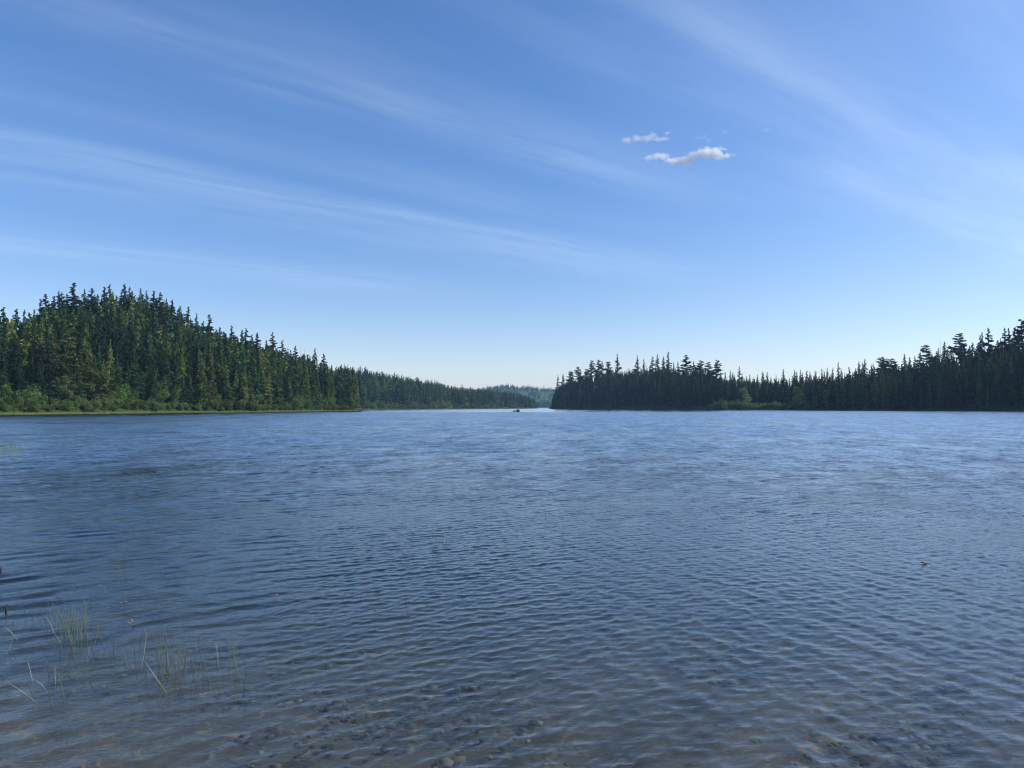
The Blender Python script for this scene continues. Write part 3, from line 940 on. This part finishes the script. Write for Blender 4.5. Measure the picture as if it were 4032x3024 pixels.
for (a, b_), qs in gr.items():
    qs.sort(key=lambda q: q['px'])
    for i, q in enumerate(qs):
        q['label'] = f"{a} {b_}" + ('' if len(qs) == 1 else f", {ordinal(i, len(qs))}")
for q in BUSH:
    make_tree(q, 'shore_bush' if q['style'] == 'bush' else 'birch_tree', 'bush' if q['style'] == 'bush' else 'broadleaf tree',
              'bushes along the shores' if q['style'] == 'bush' else 'broadleaf trees along the shores', gb, q['style'], q['style'], 0.85 if q['style'] == 'bush' else 1.15)


# ------------------------------------------------------------------ marsh grass along the left bank and in the cove
def blades(items, name, label, cat, m, kind='stuff'):
    """items: x, y, z, h, lean x, lean y, width"""
    A = np.array(items); n = len(A)
    g = np.random.default_rng(4)
    th = g.uniform(0, np.pi, n); wx, wy = np.cos(th) * A[:, 6], np.sin(th) * A[:, 6]
    V = np.empty((n, 6, 3))
    for k, (f, ww) in enumerate(((0, 1.0), (0.55, 0.75), (1.0, 0.12))):
        cx = A[:, 0] + A[:, 4] * f * f; cy = A[:, 1] + A[:, 5] * f * f; cz = A[:, 2] + A[:, 3] * f
        V[:, 2 * k] = np.column_stack([cx - wx * ww, cy - wy * ww, cz]); V[:, 2 * k + 1] = np.column_stack([cx + wx * ww, cy + wy * ww, cz])
    b0 = np.arange(n)[:, None] * 6
    Q = np.concatenate([b0 + np.array([[0, 1, 3, 2]]), b0 + np.array([[2, 3, 5, 4]])])
    return link(name, mesh_np(name, V.reshape(-1, 3), Q=Q, mats=[m]), kind=kind, label=label, category=cat)


def grass_mat(name, a, b2):
    m, b = mat(name)
    g = b.n('ShaderNodeNewGeometry')
    c = b.mix(g.outputs['Random Per Island'], a + (1,), b2 + (1,))
    d = pr(b, c, 0.6, 0.2); t = b.n('ShaderNodeBsdfTranslucent'); b.put(t.inputs[0], c)
    x = b.n('ShaderNodeMixShader'); x.inputs[0].default_value = 0.3
    b.t.links.new(d, x.inputs[1]); b.t.links.new(t.outputs[0], x.inputs[2]); finish(m, b, x.outputs[0])
    return m


M_GRASS = grass_mat('marsh_grass', (0.12, 0.20, 0.035), (0.24, 0.32, 0.07))
gg = np.random.default_rng(70)
it = []
for _ in range(26000):
    p = gg.uniform(-500, 1405); t = gg.uniform(-5.5, 1.0) if p < 700 else gg.uniform(-3.2, 1.0)
    D = float(LA.ds(p) + t)
    it.append((X_of(p, D), D, -0.1, gg.uniform(0.35, 0.75), gg.normal(0, .15), gg.normal(0, .15), 0.035))
for _ in range(5000):
    p = gg.uniform(2860, 3260); t = gg.uniform(-3.0, 0.5); D = float(LD.ds(p) + t)
    it.append((X_of(p, D), D, -0.1, gg.uniform(0.3, 0.6), gg.normal(0, .15), gg.normal(0, .15), 0.06))
blades(it, 'marsh_grass', 'bright green marsh grass strip along the left bank and cove', 'grass', M_GRASS)
it = []
for _ in range(2600):
    D = gg.normal(34, 3.0); x = gg.normal(-23.5, 2.4)
    if D < 25: continue
    if x > -0.635 * D: continue
    it.append((x, D, -0.3, gg.uniform(0.40, 0.62), gg.normal(0, .06), gg.normal(0, .06), 0.004))
for _ in range(60):
    D = gg.normal(27, 6.0); x = -0.45 * D + gg.normal(0, 4.0)
    if D < 15: continue
    it.append((x, D, -0.3, gg.uniform(0.36, 0.55), gg.normal(0, .06), gg.normal(0, .06), 0.0035))
blades(it, 'reed_bed', 'thin pale green reeds standing in the water by the left frame edge', 'reeds', M_GRASS)

# ------------------------------------------------------------------ single reed stems near the camera
M_STEM_G = plain('green_stem', (0.085, 0.115, 0.055), 0.5, 0.4, 0.35, 20)
M_STEM_P = plain('pale_dry_stem', (0.34, 0.33, 0.27), 0.6, 0.3, 0.2, 20)
M_STEM_D = plain('dark_stem', (0.045, 0.050, 0.030), 0.6, 0.3, 0.3, 20)


def ground_pt(px, py):
    d = CAM_H * F / (py - HOR)
    return X_of(px, d), d


STEMS = [  # base px, base py, top px, top py, look
    (303, 2545, 240, 2340, 'g'), (350, 2440, 345, 2345, 'g'), (312, 2530, 285, 2390, 'g'), (345, 2455, 330, 2350, 'g'), (240, 2480, 222, 2400, 'g'), (262, 2500, 250, 2420, 'g'),
    (275, 2500, 268, 2390, 'g'), (290, 2510, 281, 2405, 'g'), (320, 2490, 312, 2400, 'g'), (332, 2480, 300, 2370, 'g'), (432, 2550, 390, 2330, 'g'), (205, 2480, 200, 2400, 'd'),
    (237, 2495, 186, 2425, 'p'), (146, 2655, 131, 2592, 'p'), (68, 2487, 33, 2458, 'p'), (166, 2745, 138, 2655, 'd'), (188, 2686, 150, 2662, 'p'), (124, 2720, 46, 2676, 'p'),
    (250, 2650, 230, 2560, 'g'), (272, 2740, 245, 2610, 'g'), (238, 2668, 240, 2610, 'p'), (213, 2650, 198, 2585, 'd'), (225, 2775, 203, 2660, 'd'), (320, 2650, 302, 2560, 'g'),
    (300, 2710, 293, 2680, 'd'), (412, 2730, 400, 2640, 'd'), (512, 2600, 470, 2520, 'g'), (553, 2640, 520, 2440, 'd'), (575, 2602, 586, 2485, 'p'), (563, 2525, 560, 2430, 'd'),
    (650, 2685, 580, 2592, 'p'), (592, 2620, 585, 2520, 'g'), (668, 2580, 660, 2480, 'g'), (680, 2620, 645, 2540, 'g'), (695, 2630, 668, 2500, 'g'), (672, 2560, 655, 2465, 'g'),
    (690, 2605, 702, 2470, 'g'), (655, 2560, 640, 2530, 'g'), (662, 2655, 698, 2600, 'g'), (684, 2655, 694, 2600, 'g'), (625, 2550, 605, 2470, 'd'), (745, 2597, 707, 2430, 'g'),
    (765, 2690, 762, 2595, 'd'), (882, 2690, 868, 2563, 'd'), (880, 2700, 850, 2620, 'g'), (808, 2590, 800, 2480, 'd'), (795, 2715, 772, 2540, 'd'), (842, 2680, 815, 2570, 'g'),
    (945, 2640, 905, 2490, 'g'), (920, 2620, 908, 2480, 'g'), (958, 2660, 930, 2520, 'g'), (935, 2600, 925, 2490, 'g'), (945, 2655, 928, 2510, 'g'), (970, 2700, 962, 2560, 'd'),
    (1050, 2586, 1035, 2510, 'g'), (870, 2590, 858, 2520, 'p'), (462, 2650, 455, 2590, 'g'), (463, 2560, 455, 2470, 'd'), (120, 2420, 108, 2330, 'd'), (145, 2430, 138, 2350, 'd'),
    (18, 2640, 5, 2560, 'g'), (50, 2560, 42, 2500, 'g'), (68, 2450, 66, 2360, 'd'), (175, 2390, 172, 2330, 'd'), (485, 2245, 472, 2200, 'g'), (478, 2240, 475, 2190, 'g'), (470, 2246, 468, 2205, 'g'),
    (330, 2245, 328, 2205, 'd'), (502, 2180, 500, 2078, 'd'), (1243, 2440, 1236, 2390, 'd'), (1312, 2435, 1308, 2380, 'd'), (1487, 2430, 1478, 2335, 'd'), (1587, 2420, 1562, 2290, 'd'),
    (1612, 2420, 1598, 2310, 'd'), (1707, 2205, 1705, 2140, 'd'), (1527, 2225, 1526, 2214, 'd'), (2220, 2080, 2212, 2030, 'd'), (2148, 2035, 2143, 1990, 'd'), (2402, 2010, 2395, 1985, 'd'),
    (3260, 2160, 3252, 2120, 'd'), (3257, 2040, 3250, 2010, 'd'), (1742, 2130, 1740, 2100, 'd'), (1620, 2125, 1618, 2098, 'd'), (1575, 2125, 1573, 2100, 'd'), (1760, 2130, 1757, 2100, 'd'),
    (1937, 2025, 1936, 2000, 'd'), (2105, 2035, 2101, 2015, 'd'), (2302, 2000, 2300, 1990, 'd'), (1430, 1985, 1428, 1960, 'd'), (360, 2600, 352, 2540, 'g'), (385, 2570, 375, 2500, 'd'),
]
gs = np.random.default_rng(15)
extra = []
for _ in range(24): 
    bx = gs.normal(285, 45); by = gs.normal(2490, 28); extra.append((bx, by, bx - gs.uniform(0, 22), by - gs.uniform(60, 120), 'g'))
for _ in range(20):
    bx = gs.normal(700, 45); by = gs.normal(2620, 35); extra.append((bx, by, bx - gs.uniform(-10, 35), by - gs.uniform(60, 130), gs.choice(['g', 'd'])))
STEMS = STEMS + extra
SLK = {'g': 'green reed stem', 'p': 'pale dry reed', 'd': 'dark reed stem'}


def stem_where(px, py):
    if py < 2300: return 'in open water ' + ('beyond the reed clumps' if px < 900 else 'left of the boat' if px < 2016 else 'near the photo centre' if px < 2600 else 'on the right side')
    if px < 160: return 'low at the left frame edge'
    if px < 380: return ('in the dense left clump' if py < 2570 else 'below the dense left clump')
    if px < 520: return 'between the two reed clumps'
    if px < 760: return ('in the middle tangled clump' if py < 2640 else 'before the middle tangled clump')
    if px < 900: return 'right of the middle tangled clump'
    if px < 1100: return 'in the rightmost sparse reed clump'
    return 'alone in open water before the centre'


sg = {}
for s in STEMS: sg.setdefault((SLK[s[4]], stem_where(s[0], s[1])), []).append(s)
for (a, wh), ss in sg.items():
    ss.sort(key=lambda s: s[0])
    for i, s in enumerate(ss):
        bx, by, tx, ty, lk = s
        x, d = ground_pt(bx, by)
        hz = (by - ty) / F * d
        dx = (tx - bx) / F * d
        dy = gs.normal(0, 0.06)
        r = 0.0020 if lk == 'g' else 0.0016 if lk == 'p' else 0.0017
        r *= max(1.0, d / 9.0)
        dep = 0.22 if lk != 'p' else 0.06
        kx = gs.normal(0, 0.012)
        if lk == 'p': dy *= 0.3; kx *= 0.2
        P = [(-dx * dep / max(hz, .1), -dy * dep, -dep), (0, 0, 0), (dx * .35 + kx, dy * .3, hz * .35), (dx * .7 + kx, dy * .7, hz * .72), (dx, dy, hz)]
        V, Q, T = tube(P, [r * 1.2, r * 1.1, r, r * .8, r * .35], 5)
        lab = f"{a} {wh}" + ('' if len(ss) == 1 else f", {ordinal(i, len(ss))}")
        me = mesh_np('reed_stem', V, Q=Q, T=T, mats=[{'g': M_STEM_G, 'p': M_STEM_P, 'd': M_STEM_D}[lk]], smooth=True)
        link('reed_stem', me, loc=(x, d, 0), label=lab, category='reed', group='single reed stems in the near water')

# floating weed leaves and drifting twigs
M_WEED = plain('rusty_leaf', (0.30, 0.13, 0.065), 0.5, 0.4, 0.3, 30)
M_TWIG = plain('wet_twig', (0.025, 0.020, 0.018), 0.4, 0.4, 0.2, 30)


def leaf_patch(px, py, label, size, n, seed):
    x, d = ground_pt(px, py); g = np.random.default_rng(seed)
    Vs, Ts, o = [], [], 0
    for k in range(n):
        cx, cy = g.normal(0, size * 0.45), g.normal(0, size * 0.35); a = g.uniform(0, 6.3); l = size * g.uniform(.3, .55); w3 = l * 0.38
        ring = [(math.cos(t) * l, math.sin(t) * w3) for t in np.linspace(0, 2 * np.pi, 12, endpoint=False)]
        pts = [(cx + u * math.cos(a) - v * math.sin(a), cy + u * math.sin(a) + v * math.cos(a), 0.016 + 0.004 * k + 0.004 * math.sin(5 * u / size)) for u, v in ring]
        Vs += [(cx, cy, 0.018 + 0.004 * k)] + pts
        Ts += [(o, o + 1 + i, o + 1 + (i + 1) % 12) for i in range(12)]; o += 13
    me = mesh_np('floating_leaf', np.array(Vs), T=np.array(Ts), mats=[M_WEED])
    link('floating_leaf', me, loc=(x, d, 0), label=label, category='floating leaf', group='rusty leaves afloat in the near water')


leaf_patch(1085, 2346, 'rusty oval leaf cluster afloat right of the reed clumps, below the other', 0.075, 3, 1)
leaf_patch(1430, 2312, 'small upright rusty leaf cluster afloat farthest right of the reeds', 0.06, 3, 2)
leaf_patch(530, 2452, 'orange-brown leaf cluster afloat between the two reed clumps', 0.05, 3, 3)
leaf_patch(330, 2308, 'faint rusty leaves afloat above the dense left reed clump', 0.06, 3, 4)
leaf_patch(500, 2370, 'faint rusty leaves afloat right of the dense left reed clump', 0.05, 2, 5)
for i, (px0, py0, px1, py1, lab) in enumerate([(17, 2245, 20, 2228, 'short dark stub poking up at the left frame edge, upper one'), (40, 2395, 45, 2378, 'short dark stub poking up at the left frame edge, lower one'),
                                              (3620, 2216, 3662, 2226, 'dark twig drifting alone on the right side of the lake')]):
    x, d = ground_pt(px0, py0)
    if i < 2: P = [(0, 0, -0.1), (0, 0, 0.0), (0.006, 0, 0.05), (0.014, 0, 0.062)]
    else: P = [(-0.01, 0.0, 0.022), (0.02, 0, 0.016), (0.06, 0.01, 0.010), (0.11, 0.0, 0.0)]
    V, Q, T = tube(P, [0.009, 0.010, 0.009, 0.004], 6)
    link('twig', mesh_np('twig', V, Q=Q, T=T, mats=[M_TWIG], smooth=True), loc=(x, d, 0), label=lab, category='twig')

# ------------------------------------------------------------------ motor boat with two people and its white wake
BX, BD = X_of(2040, 330), 330.0
M_HULL = plain('dark_red_hull', (0.05, 0.010, 0.014), 0.35, 0.5, 0.1, 3)
M_GUN = plain('white_gunwale', (0.65, 0.65, 0.66), 0.4, 0.5, 0.05, 3)
M_MOTOR = plain('black_cowl', (0.02, 0.02, 0.022), 0.35, 0.5, 0.1, 3)
M_SEAT = plain('grey_seat', (0.25, 0.25, 0.26), 0.7, 0.3, 0.1, 3)
M_SKIN = plain('skin', (0.45, 0.26, 0.18), 0.6, 0.3, 0.08, 10)
M_JACKET = plain('dark_jacket', (0.02, 0.025, 0.05), 0.85, 0.1, 0.2, 12)
M_RED = plain('red_jacket', (0.35, 0.03, 0.025), 0.85, 0.1, 0.2, 12)
M_HAIR = plain('brown_hair', (0.04, 0.025, 0.015), 0.8, 0.2, 0.2, 40)
boat = link('motor_boat', None, loc=(BX, BD, 0.0), label='small dark red motor boat racing towards the camera with two people', category='motor boat')
boat.rotation_euler = (math.radians(-2.5), 0, math.radians(4))


def loft(sections, closed=True):
    V = np.array([p for s in sections for p in s], float); n = len(sections[0]); Q = []
    for i in range(len(sections) - 1):
        for j in range(n - (0 if closed else 1)):
            Q.append((i * n + j, i * n + (j + 1) % n, (i + 1) * n + (j + 1) % n, (i + 1) * n + j))
    return V, np.array(Q)


secs, rim = [], []
for k in range(13):
    u = k / 12.0                               # 0 = bow (towards the camera, -y), 1 = stern
    y = -2.5 + 5.0 * u
    hw = 0.90 * min(1.0, (u * 1.9 + 0.02)) ** 0.6
    keel = -0.22 + 0.62 * max(0, 1 - u / 0.28) ** 2
    top = 0.62 + 0.22 * (1 - u) ** 2
    secs.append([(-hw, y, top), (-hw * 0.92, y, 0.18 + keel * 0.3), (-hw * 0.55, y, keel * 0.6 - 0.03), (0, y, keel), (hw * 0.55, y, keel * 0.6 - 0.03),
                 (hw * 0.92, y, 0.18 + keel * 0.3), (hw, y, top), (hw * 0.90, y, top - 0.02), (hw * 0.78, y, 0.12 + max(keel, 0) * 0.9), (-hw * 0.78, y, 0.12 + max(keel, 0) * 0.9), (-hw * 0.90, y, top - 0.02)])
    rim.append(((-hw * 0.98, y, top + 0.03), (hw * 0.98, y, top + 0.03)))
V, Q = loft(secs)
n_ = len(secs[0])
Tn = [(12 * n_, 12 * n_ + j + 1, 12 * n_ + j) for j in range(1, n_ - 1)] + [(0, j, j + 1) for j in range(1, n_ - 1)]
link('hull', mesh_np('hull', V, Q=Q, T=np.array(Tn), mats=[M_HULL]), boat)
path = [r[0] for r in rim][::-1] + [r[1] for r in rim]
V, Q, T = tube(path, [0.04] * len(path), 6)
link('gunwale', mesh_np('gunwale', V, Q=Q, T=T, mats=[M_GUN], smooth=True), boat)


def box(x0, x1, y0, y1, z0, z1, bev=0.03):
    import bmesh
    bm = bmesh.new()
    bmesh.ops.create_cube(bm, size=1.0)
    for v in bm.verts:
        v.co = Vector(((x0 + x1) / 2 + v.co.x * (x1 - x0), (y0 + y1) / 2 + v.co.y * (y1 - y0), (z0 + z1) / 2 + v.co.z * (z1 - z0)))
    bmesh.ops.bevel(bm, geom=bm.edges[:], offset=bev, segments=2, affect='EDGES', profile=0.5)
    me = bpy.data.meshes.new('box'); bm.to_mesh(me); bm.free()
    return me


def box_part(name, args, m, parent, bev=0.03):
    me = box(*args, bev=bev); me.name = name; me.materials.append(m)
    return link(name, me, parent)


box_part('bench_seat', (-0.66, 0.66, -0.1, 0.25, 0.34, 0.46), M_SEAT, boat)
box_part('bench_seat', (-0.66, 0.66, 1.3, 1.65, 0.34, 0.46), M_SEAT, boat)
motor = box_part('outboard_motor', (-0.17, 0.17, 2.50, 2.95, 0.55, 1.12), M_MOTOR, boat, 0.08)
box_part('motor_leg', (-0.06, 0.06, 2.62, 2.80, -0.40, 0.56), M_MOTOR, motor, 0.02)


def person(loc, label, jacket, hat):
    """seated body grown as one skin over joints, jacket, hair as children"""
    J = {'pelvis': ((0, 0, 0.10), .135), 'waist': ((0, 0, 0.28), .125), 'chest': ((0, -.02, 0.48), .155), 'neck': ((0, -.02, 0.66), .06), 'chin': ((0, -.045, 0.74), .075), 'head': ((0, -.03, 0.83), .098), 'top': ((0, -.02, 0.90), .075)}
    E_ = [('pelvis', 'waist'), ('waist', 'chest'), ('chest', 'neck'), ('neck', 'chin'), ('chin', 'head'), ('head', 'top')]
    for s, n in ((-1, 'l'), (1, 'r')):
        J.update({n + 'sh': ((.19 * s, -.01, .56), .062), n + 'el': ((.26 * s, -.10, .33), .046), n + 'wr': ((.17 * s, -.32, .25), .032), n + 'ha': ((.13 * s, -.40, .24), .030),
                  n + 'hip': ((.10 * s, -.02, .06), .09), n + 'kn': ((.13 * s, -.44, .08), .062), n + 'an': ((.13 * s, -.50, -.27), .042), n + 'to': ((.13 * s, -.64, -.29), .034)})
        E_ += [('chest', n + 'sh'), (n + 'sh', n + 'el'), (n + 'el', n + 'wr'), (n + 'wr', n + 'ha'), ('pelvis', n + 'hip'), (n + 'hip', n + 'kn'), (n + 'kn', n + 'an'), (n + 'an', n + 'to')]
        for f in range(4):
            x0 = (.105 + .017 * f) * s
            J[n + 'f%da' % f] = ((x0, -.435 - (.006 if f in (1, 2) else 0), .236), .0095); J[n + 'f%db' % f] = ((x0, -.462 - (.010 if f in (1, 2) else 0), .215), .0085)
            E_ += [(n + 'ha', n + 'f%da' % f), (n + 'f%da' % f, n + 'f%db' % f)]
        J[n + 'tb'] = ((.09 * s, -.40, .225), .010); E_.append((n + 'ha', n + 'tb'))
    ks = list(J)
    me = bpy.data.meshes.new('person')
    me.from_pydata([J[k][0] for k in ks], [(ks.index(a), ks.index(b_)) for a, b_ in E_], [])
    o = link('person', me, loc=loc, label=label, category='person', group='people in the motor boat')
    sk = o.modifiers.new('skin', 'SKIN')
    lay = me.skin_vertices[0].data if me.skin_vertices else None
    if lay is None:
        bpy.context.view_layer.objects.active = o
        lay = me.skin_vertices.new(name='').data if hasattr(me.skin_vertices, 'new') else None
    if lay is not None:
        for i, k in enumerate(ks):
            lay[i].radius = (J[k][1], J[k][1]); lay[i].use_root = (k == 'pelvis')
    o.modifiers.new('sub', 'SUBSURF').levels = 1
    o.modifiers['sub'].render_levels = 1
    dg = bpy.context.evaluated_depsgraph_get()
    ev = o.evaluated_get(dg); m2 = bpy.data.meshes.new_from_object(ev)
    o.modifiers.clear(); o.data = m2
    m2.materials.clear(); m2.materials.append(M_SKIN); m2.materials.append(jacket); m2.materials.append(M_MOTOR)
    for p in m2.polygons:
        z = p.center.z; y = p.center.y
        on_arm = y < -.31 and z > .18
        p.material_index = 0 if (z > .64 or on_arm) else (2 if (z < .17) else 1)
        p.use_smooth = True
    for s in (-1, 1):
        V, Q, T = tube([(.035 * s, -.118, .84), (.035 * s, -.128, .84)], [.012, .006], 8)
        link('eye', mesh_np('eye', V, Q=Q, T=T, mats=[M_MOTOR]), o)
    V, Q, T = tube([(0, -.10, .845), (0, -.135, .812), (0, -.12, .800)], [.008, .016, .010], 6)
    link('nose', mesh_np('nose', V, Q=Q, T=T, mats=[M_SKIN], smooth=True), o)
    V, Q, T = tube([(-.028, -.112, .772), (0, -.122, .768), (.028, -.112, .772)], [.004, .007, .004], 6)
    link('mouth', mesh_np('mouth', V, Q=Q, T=T, mats=[M_RED], smooth=True), o)
    th = np.linspace(0, 2 * np.pi, 14, endpoint=False)
    ring = []
    for a, r in ((0.0, .112), (.35, .115), (.75, .100), (1.1, .070), (1.45, .02)):
        ring.append([(r * math.cos(t), -.012 + r * 1.08 * math.sin(t), .855 + .10 * math.sin(a) - (.05 if (a == 0 and math.sin(t) > 0) else 0)) for t in th])
    V, Q = loft(ring)
    link('hair' if not hat else 'cap', mesh_np('hair', V, Q=Q, mats=[M_HAIR if not hat else jacket], smooth=True), o)
    return o


person((BX - 0.42, BD + 0.05, 0.42), 'left person in dark jacket sitting in the red motor boat', M_JACKET, False)
person((BX + 0.40, BD + 1.25, 0.46), 'right person in red jacket sitting at the back of the motor boat', M_RED, True)
# foam: two curling sheets of spray beside the bow and a churned trail behind
gf = np.random.default_rng(12)
Vs = []
for s in (-1, 1):
    n = 1300
    u = gf.uniform(0, 1, n) ** 0.8
    cx = s * (0.75 + 2.3 * u + gf.normal(0, .08, n)); cy = -1.6 + 4.2 * u + gf.normal(0, .25, n)
    hh = 0.80 * np.sin(np.clip(u * 1.25 + 0.12, 0, 1) * np.pi) ** 0.8 * np.clip(1.1 - u, 0, 1)
    cz = np.clip(hh * gf.uniform(0, 1, n), 0.0, 1) + 0.02
    c = np.column_stack([cx, cy, cz]); a = unit(gf.normal(0, 1, (n, 3)) * [1, .7, .6]); bb = unit(np.cross(a, gf.normal(0, 1, (n, 3))))
    sc = gf.uniform(.16, .42, n); Vs.append(kites(c, a, bb, sc, sc * .8))
n = 700; u = gf.uniform(0, 1, n)
c = np.column_stack([gf.normal(0, .5, n) * (1 + u), 3 + 16 * u, gf.uniform(0.02, .14, n) * (1 - u * .6)])
a = unit(gf.normal(0, 1, (n, 3)) * [1, 1, .3]); bb = unit(np.cross(a, gf.normal(0, 1, (n, 3))))
sc = gf.uniform(.12, .3, n); Vs.append(kites(c, a, bb, sc, sc * .8))
M_FOAM = plain('white_foam', (0.86, 0.88, 0.90), 0.8, 0.2, 0.05, 3)
me = crown_mesh('spray', np.concatenate(Vs), M_FOAM)
link('spray', me, loc=(BX, BD, 0), kind='stuff', label='white spray and foam thrown out on both sides of the motor boat', category='spray')

# ------------------------------------------------------------------ small fair-weather clouds, real volumes four kilometres out
import bmesh


def cloud(name, blobs, dens, label, seed):
    """blobs: (px, py, half width px, half height px) turned into real ellipsoids at one distance"""
    D = 4000.0
    k = math.cos(PITCH); s = math.sin(PITCH)
    E3 = []
    for (px, py, rx, rz) in blobs:
        rx *= 1.12; rz *= 1.3
        x = (px - 2016) / F; z = (1512 - py) / F
        Yd = k - z * s; Zd = s + z * k
        m_ = D / Yd
        E3.append((x * m_, Zd * m_ + CAM_H, rx / F * m_, rz / F * m_))
    cx = sum(e[0] for e in E3) / len(E3); cz = sum(e[1] for e in E3) / len(E3)
    bm = bmesh.new()
    for (x, z, rx, rz) in E3:
        r = bmesh.ops.create_icosphere(bm, subdivisions=2, radius=1.0)
        for v in r['verts']: v.co = Vector((x - cx + v.co.x * rx * 1.35, v.co.y * rx * 0.9, z - cz + v.co.z * rz * 1.45))
    bmesh.ops.convex_hull(bm, input=bm.verts[:])
    loose = [v for v in bm.verts if not v.link_faces]
    bmesh.ops.delete(bm, geom=loose, context='VERTS')
    hull = bmesh.ops.convex_hull(bm, input=bm.verts[:])
    junk = [g for g in hull.get('geom_interior', []) if isinstance(g, bmesh.types.BMVert)]
    if junk: bmesh.ops.delete(bm, geom=junk, context='VERTS')
    bmesh.ops.recalc_face_normals(bm, faces=bm.faces[:])
    me = bpy.data.meshes.new(name); bm.to_mesh(me); bm.free()
    m, b = mat('cloud_vapour')
    tc = b.n('ShaderNodeTexCoord'); sp = b.n('ShaderNodeSeparateXYZ'); b.t.links.new(tc.outputs['Object'], sp.inputs[0])
    best = None
    for (x, z, rx, rz) in E3:
        qx = b.m('DIVIDE', b.m('SUBTRACT', sp.outputs[0], x - cx), rx)
        qy = b.m('DIVIDE', sp.outputs[1], rx * 0.42)
        qz = b.m('DIVIDE', b.m('SUBTRACT', sp.outputs[2], z - cz), rz)
        r2 = b.m('ADD', b.m('ADD', b.m('MULTIPLY', qx, qx), b.m('MULTIPLY', qy, qy)), b.m('MULTIPLY', qz, qz))
        v = b.m('SUBTRACT', 1.0, b.m('SQRT', r2))
        best = v if best is None else b.m('SMOOTH_MAX', best, v, 0.12)
    nz = b.noise(tc.outputs['Object'], 0.035, 6.0, 0.66, 0.3)
    n2 = b.noise(tc.outputs['Object'], 0.011, 2.0, 0.5)
    f = b.m('ADD', best, b.m('MULTIPLY', b.m('SUBTRACT', nz, 0.44), 1.9))
    f = b.m('ADD', f, b.m('MULTIPLY', b.m('SUBTRACT', n2, 0.5), 0.5))
    d = b.m('MULTIPLY', b.mapr(f, 0.0, 1.1), dens)
    vp = b.n('ShaderNodeVolumePrincipled')
    vp.inputs['Color'].default_value = (1, 1, 1, 1); vp.inputs['Anisotropy'].default_value = 0.0
    b.t.links.new(d, vp.inputs['Density'])
    finish(m, b, None, vol=vp.outputs[0])
    me.materials.append(m)
    link(name, me, loc=(cx, D, cz), label=label, category='cloud', group='small white clouds')


cloud('cloud', [(2470, 553, 26, 13), (2510, 546, 30, 13), (2550, 543, 32, 12), (2568, 533, 18, 15), (2600, 548, 36, 7), (2628, 524, 13, 6)], 0.030,
      'thin white cloud wisp with a ragged top, upper left of the group', 1)
cloud('cloud', [(2560, 622, 26, 9), (2600, 615, 36, 11), (2650, 635, 36, 12), (2700, 632, 42, 15), (2735, 612, 34, 15), (2780, 602, 46, 20), (2825, 604, 42, 20), (2855, 612, 34, 10)], 0.060,
      'largest brightest white cloud, stretched out with a puffy right end', 2)
cloud('cloud', [(2712, 686, 24, 8), (2740, 690, 14, 5)], 0.012, 'tiny faint cloud scrap just below the large cloud', 3)
cloud('cloud', [(2772, 536, 16, 8), (2752, 542, 22, 6), (2790, 552, 12, 12)], 0.008, 'tiny faint cloud scrap directly above the large cloud', 4)
cloud('cloud', [(2857, 518, 14, 7)], 0.012, 'tiny cloud scrap above the right end of the large cloud', 5)
cloud('cloud', [(3020, 510, 18, 8)], 0.008, 'faint cloud scrap farthest right of the group', 6)

# ------------------------------------------------------------------ air
M_AIR, b = mat('haze_air')
vp = b.n('ShaderNodeVolumePrincipled')
vp.inputs['Color'].default_value = (0.42, 0.70, 1.0, 1)
vp.inputs['Density'].default_value = 0.00008
vp.inputs['Anisotropy'].default_value = 0.0
finish(M_AIR, b, None, vol=vp.outputs[0])
me = box(-5600, 5600, -120, 5400, -7.0, 150.0, bev=0.5); me.materials.append(M_AIR)
link('haze', me, kind='stuff', label='thin blue haze over the whole lake', category='haze')
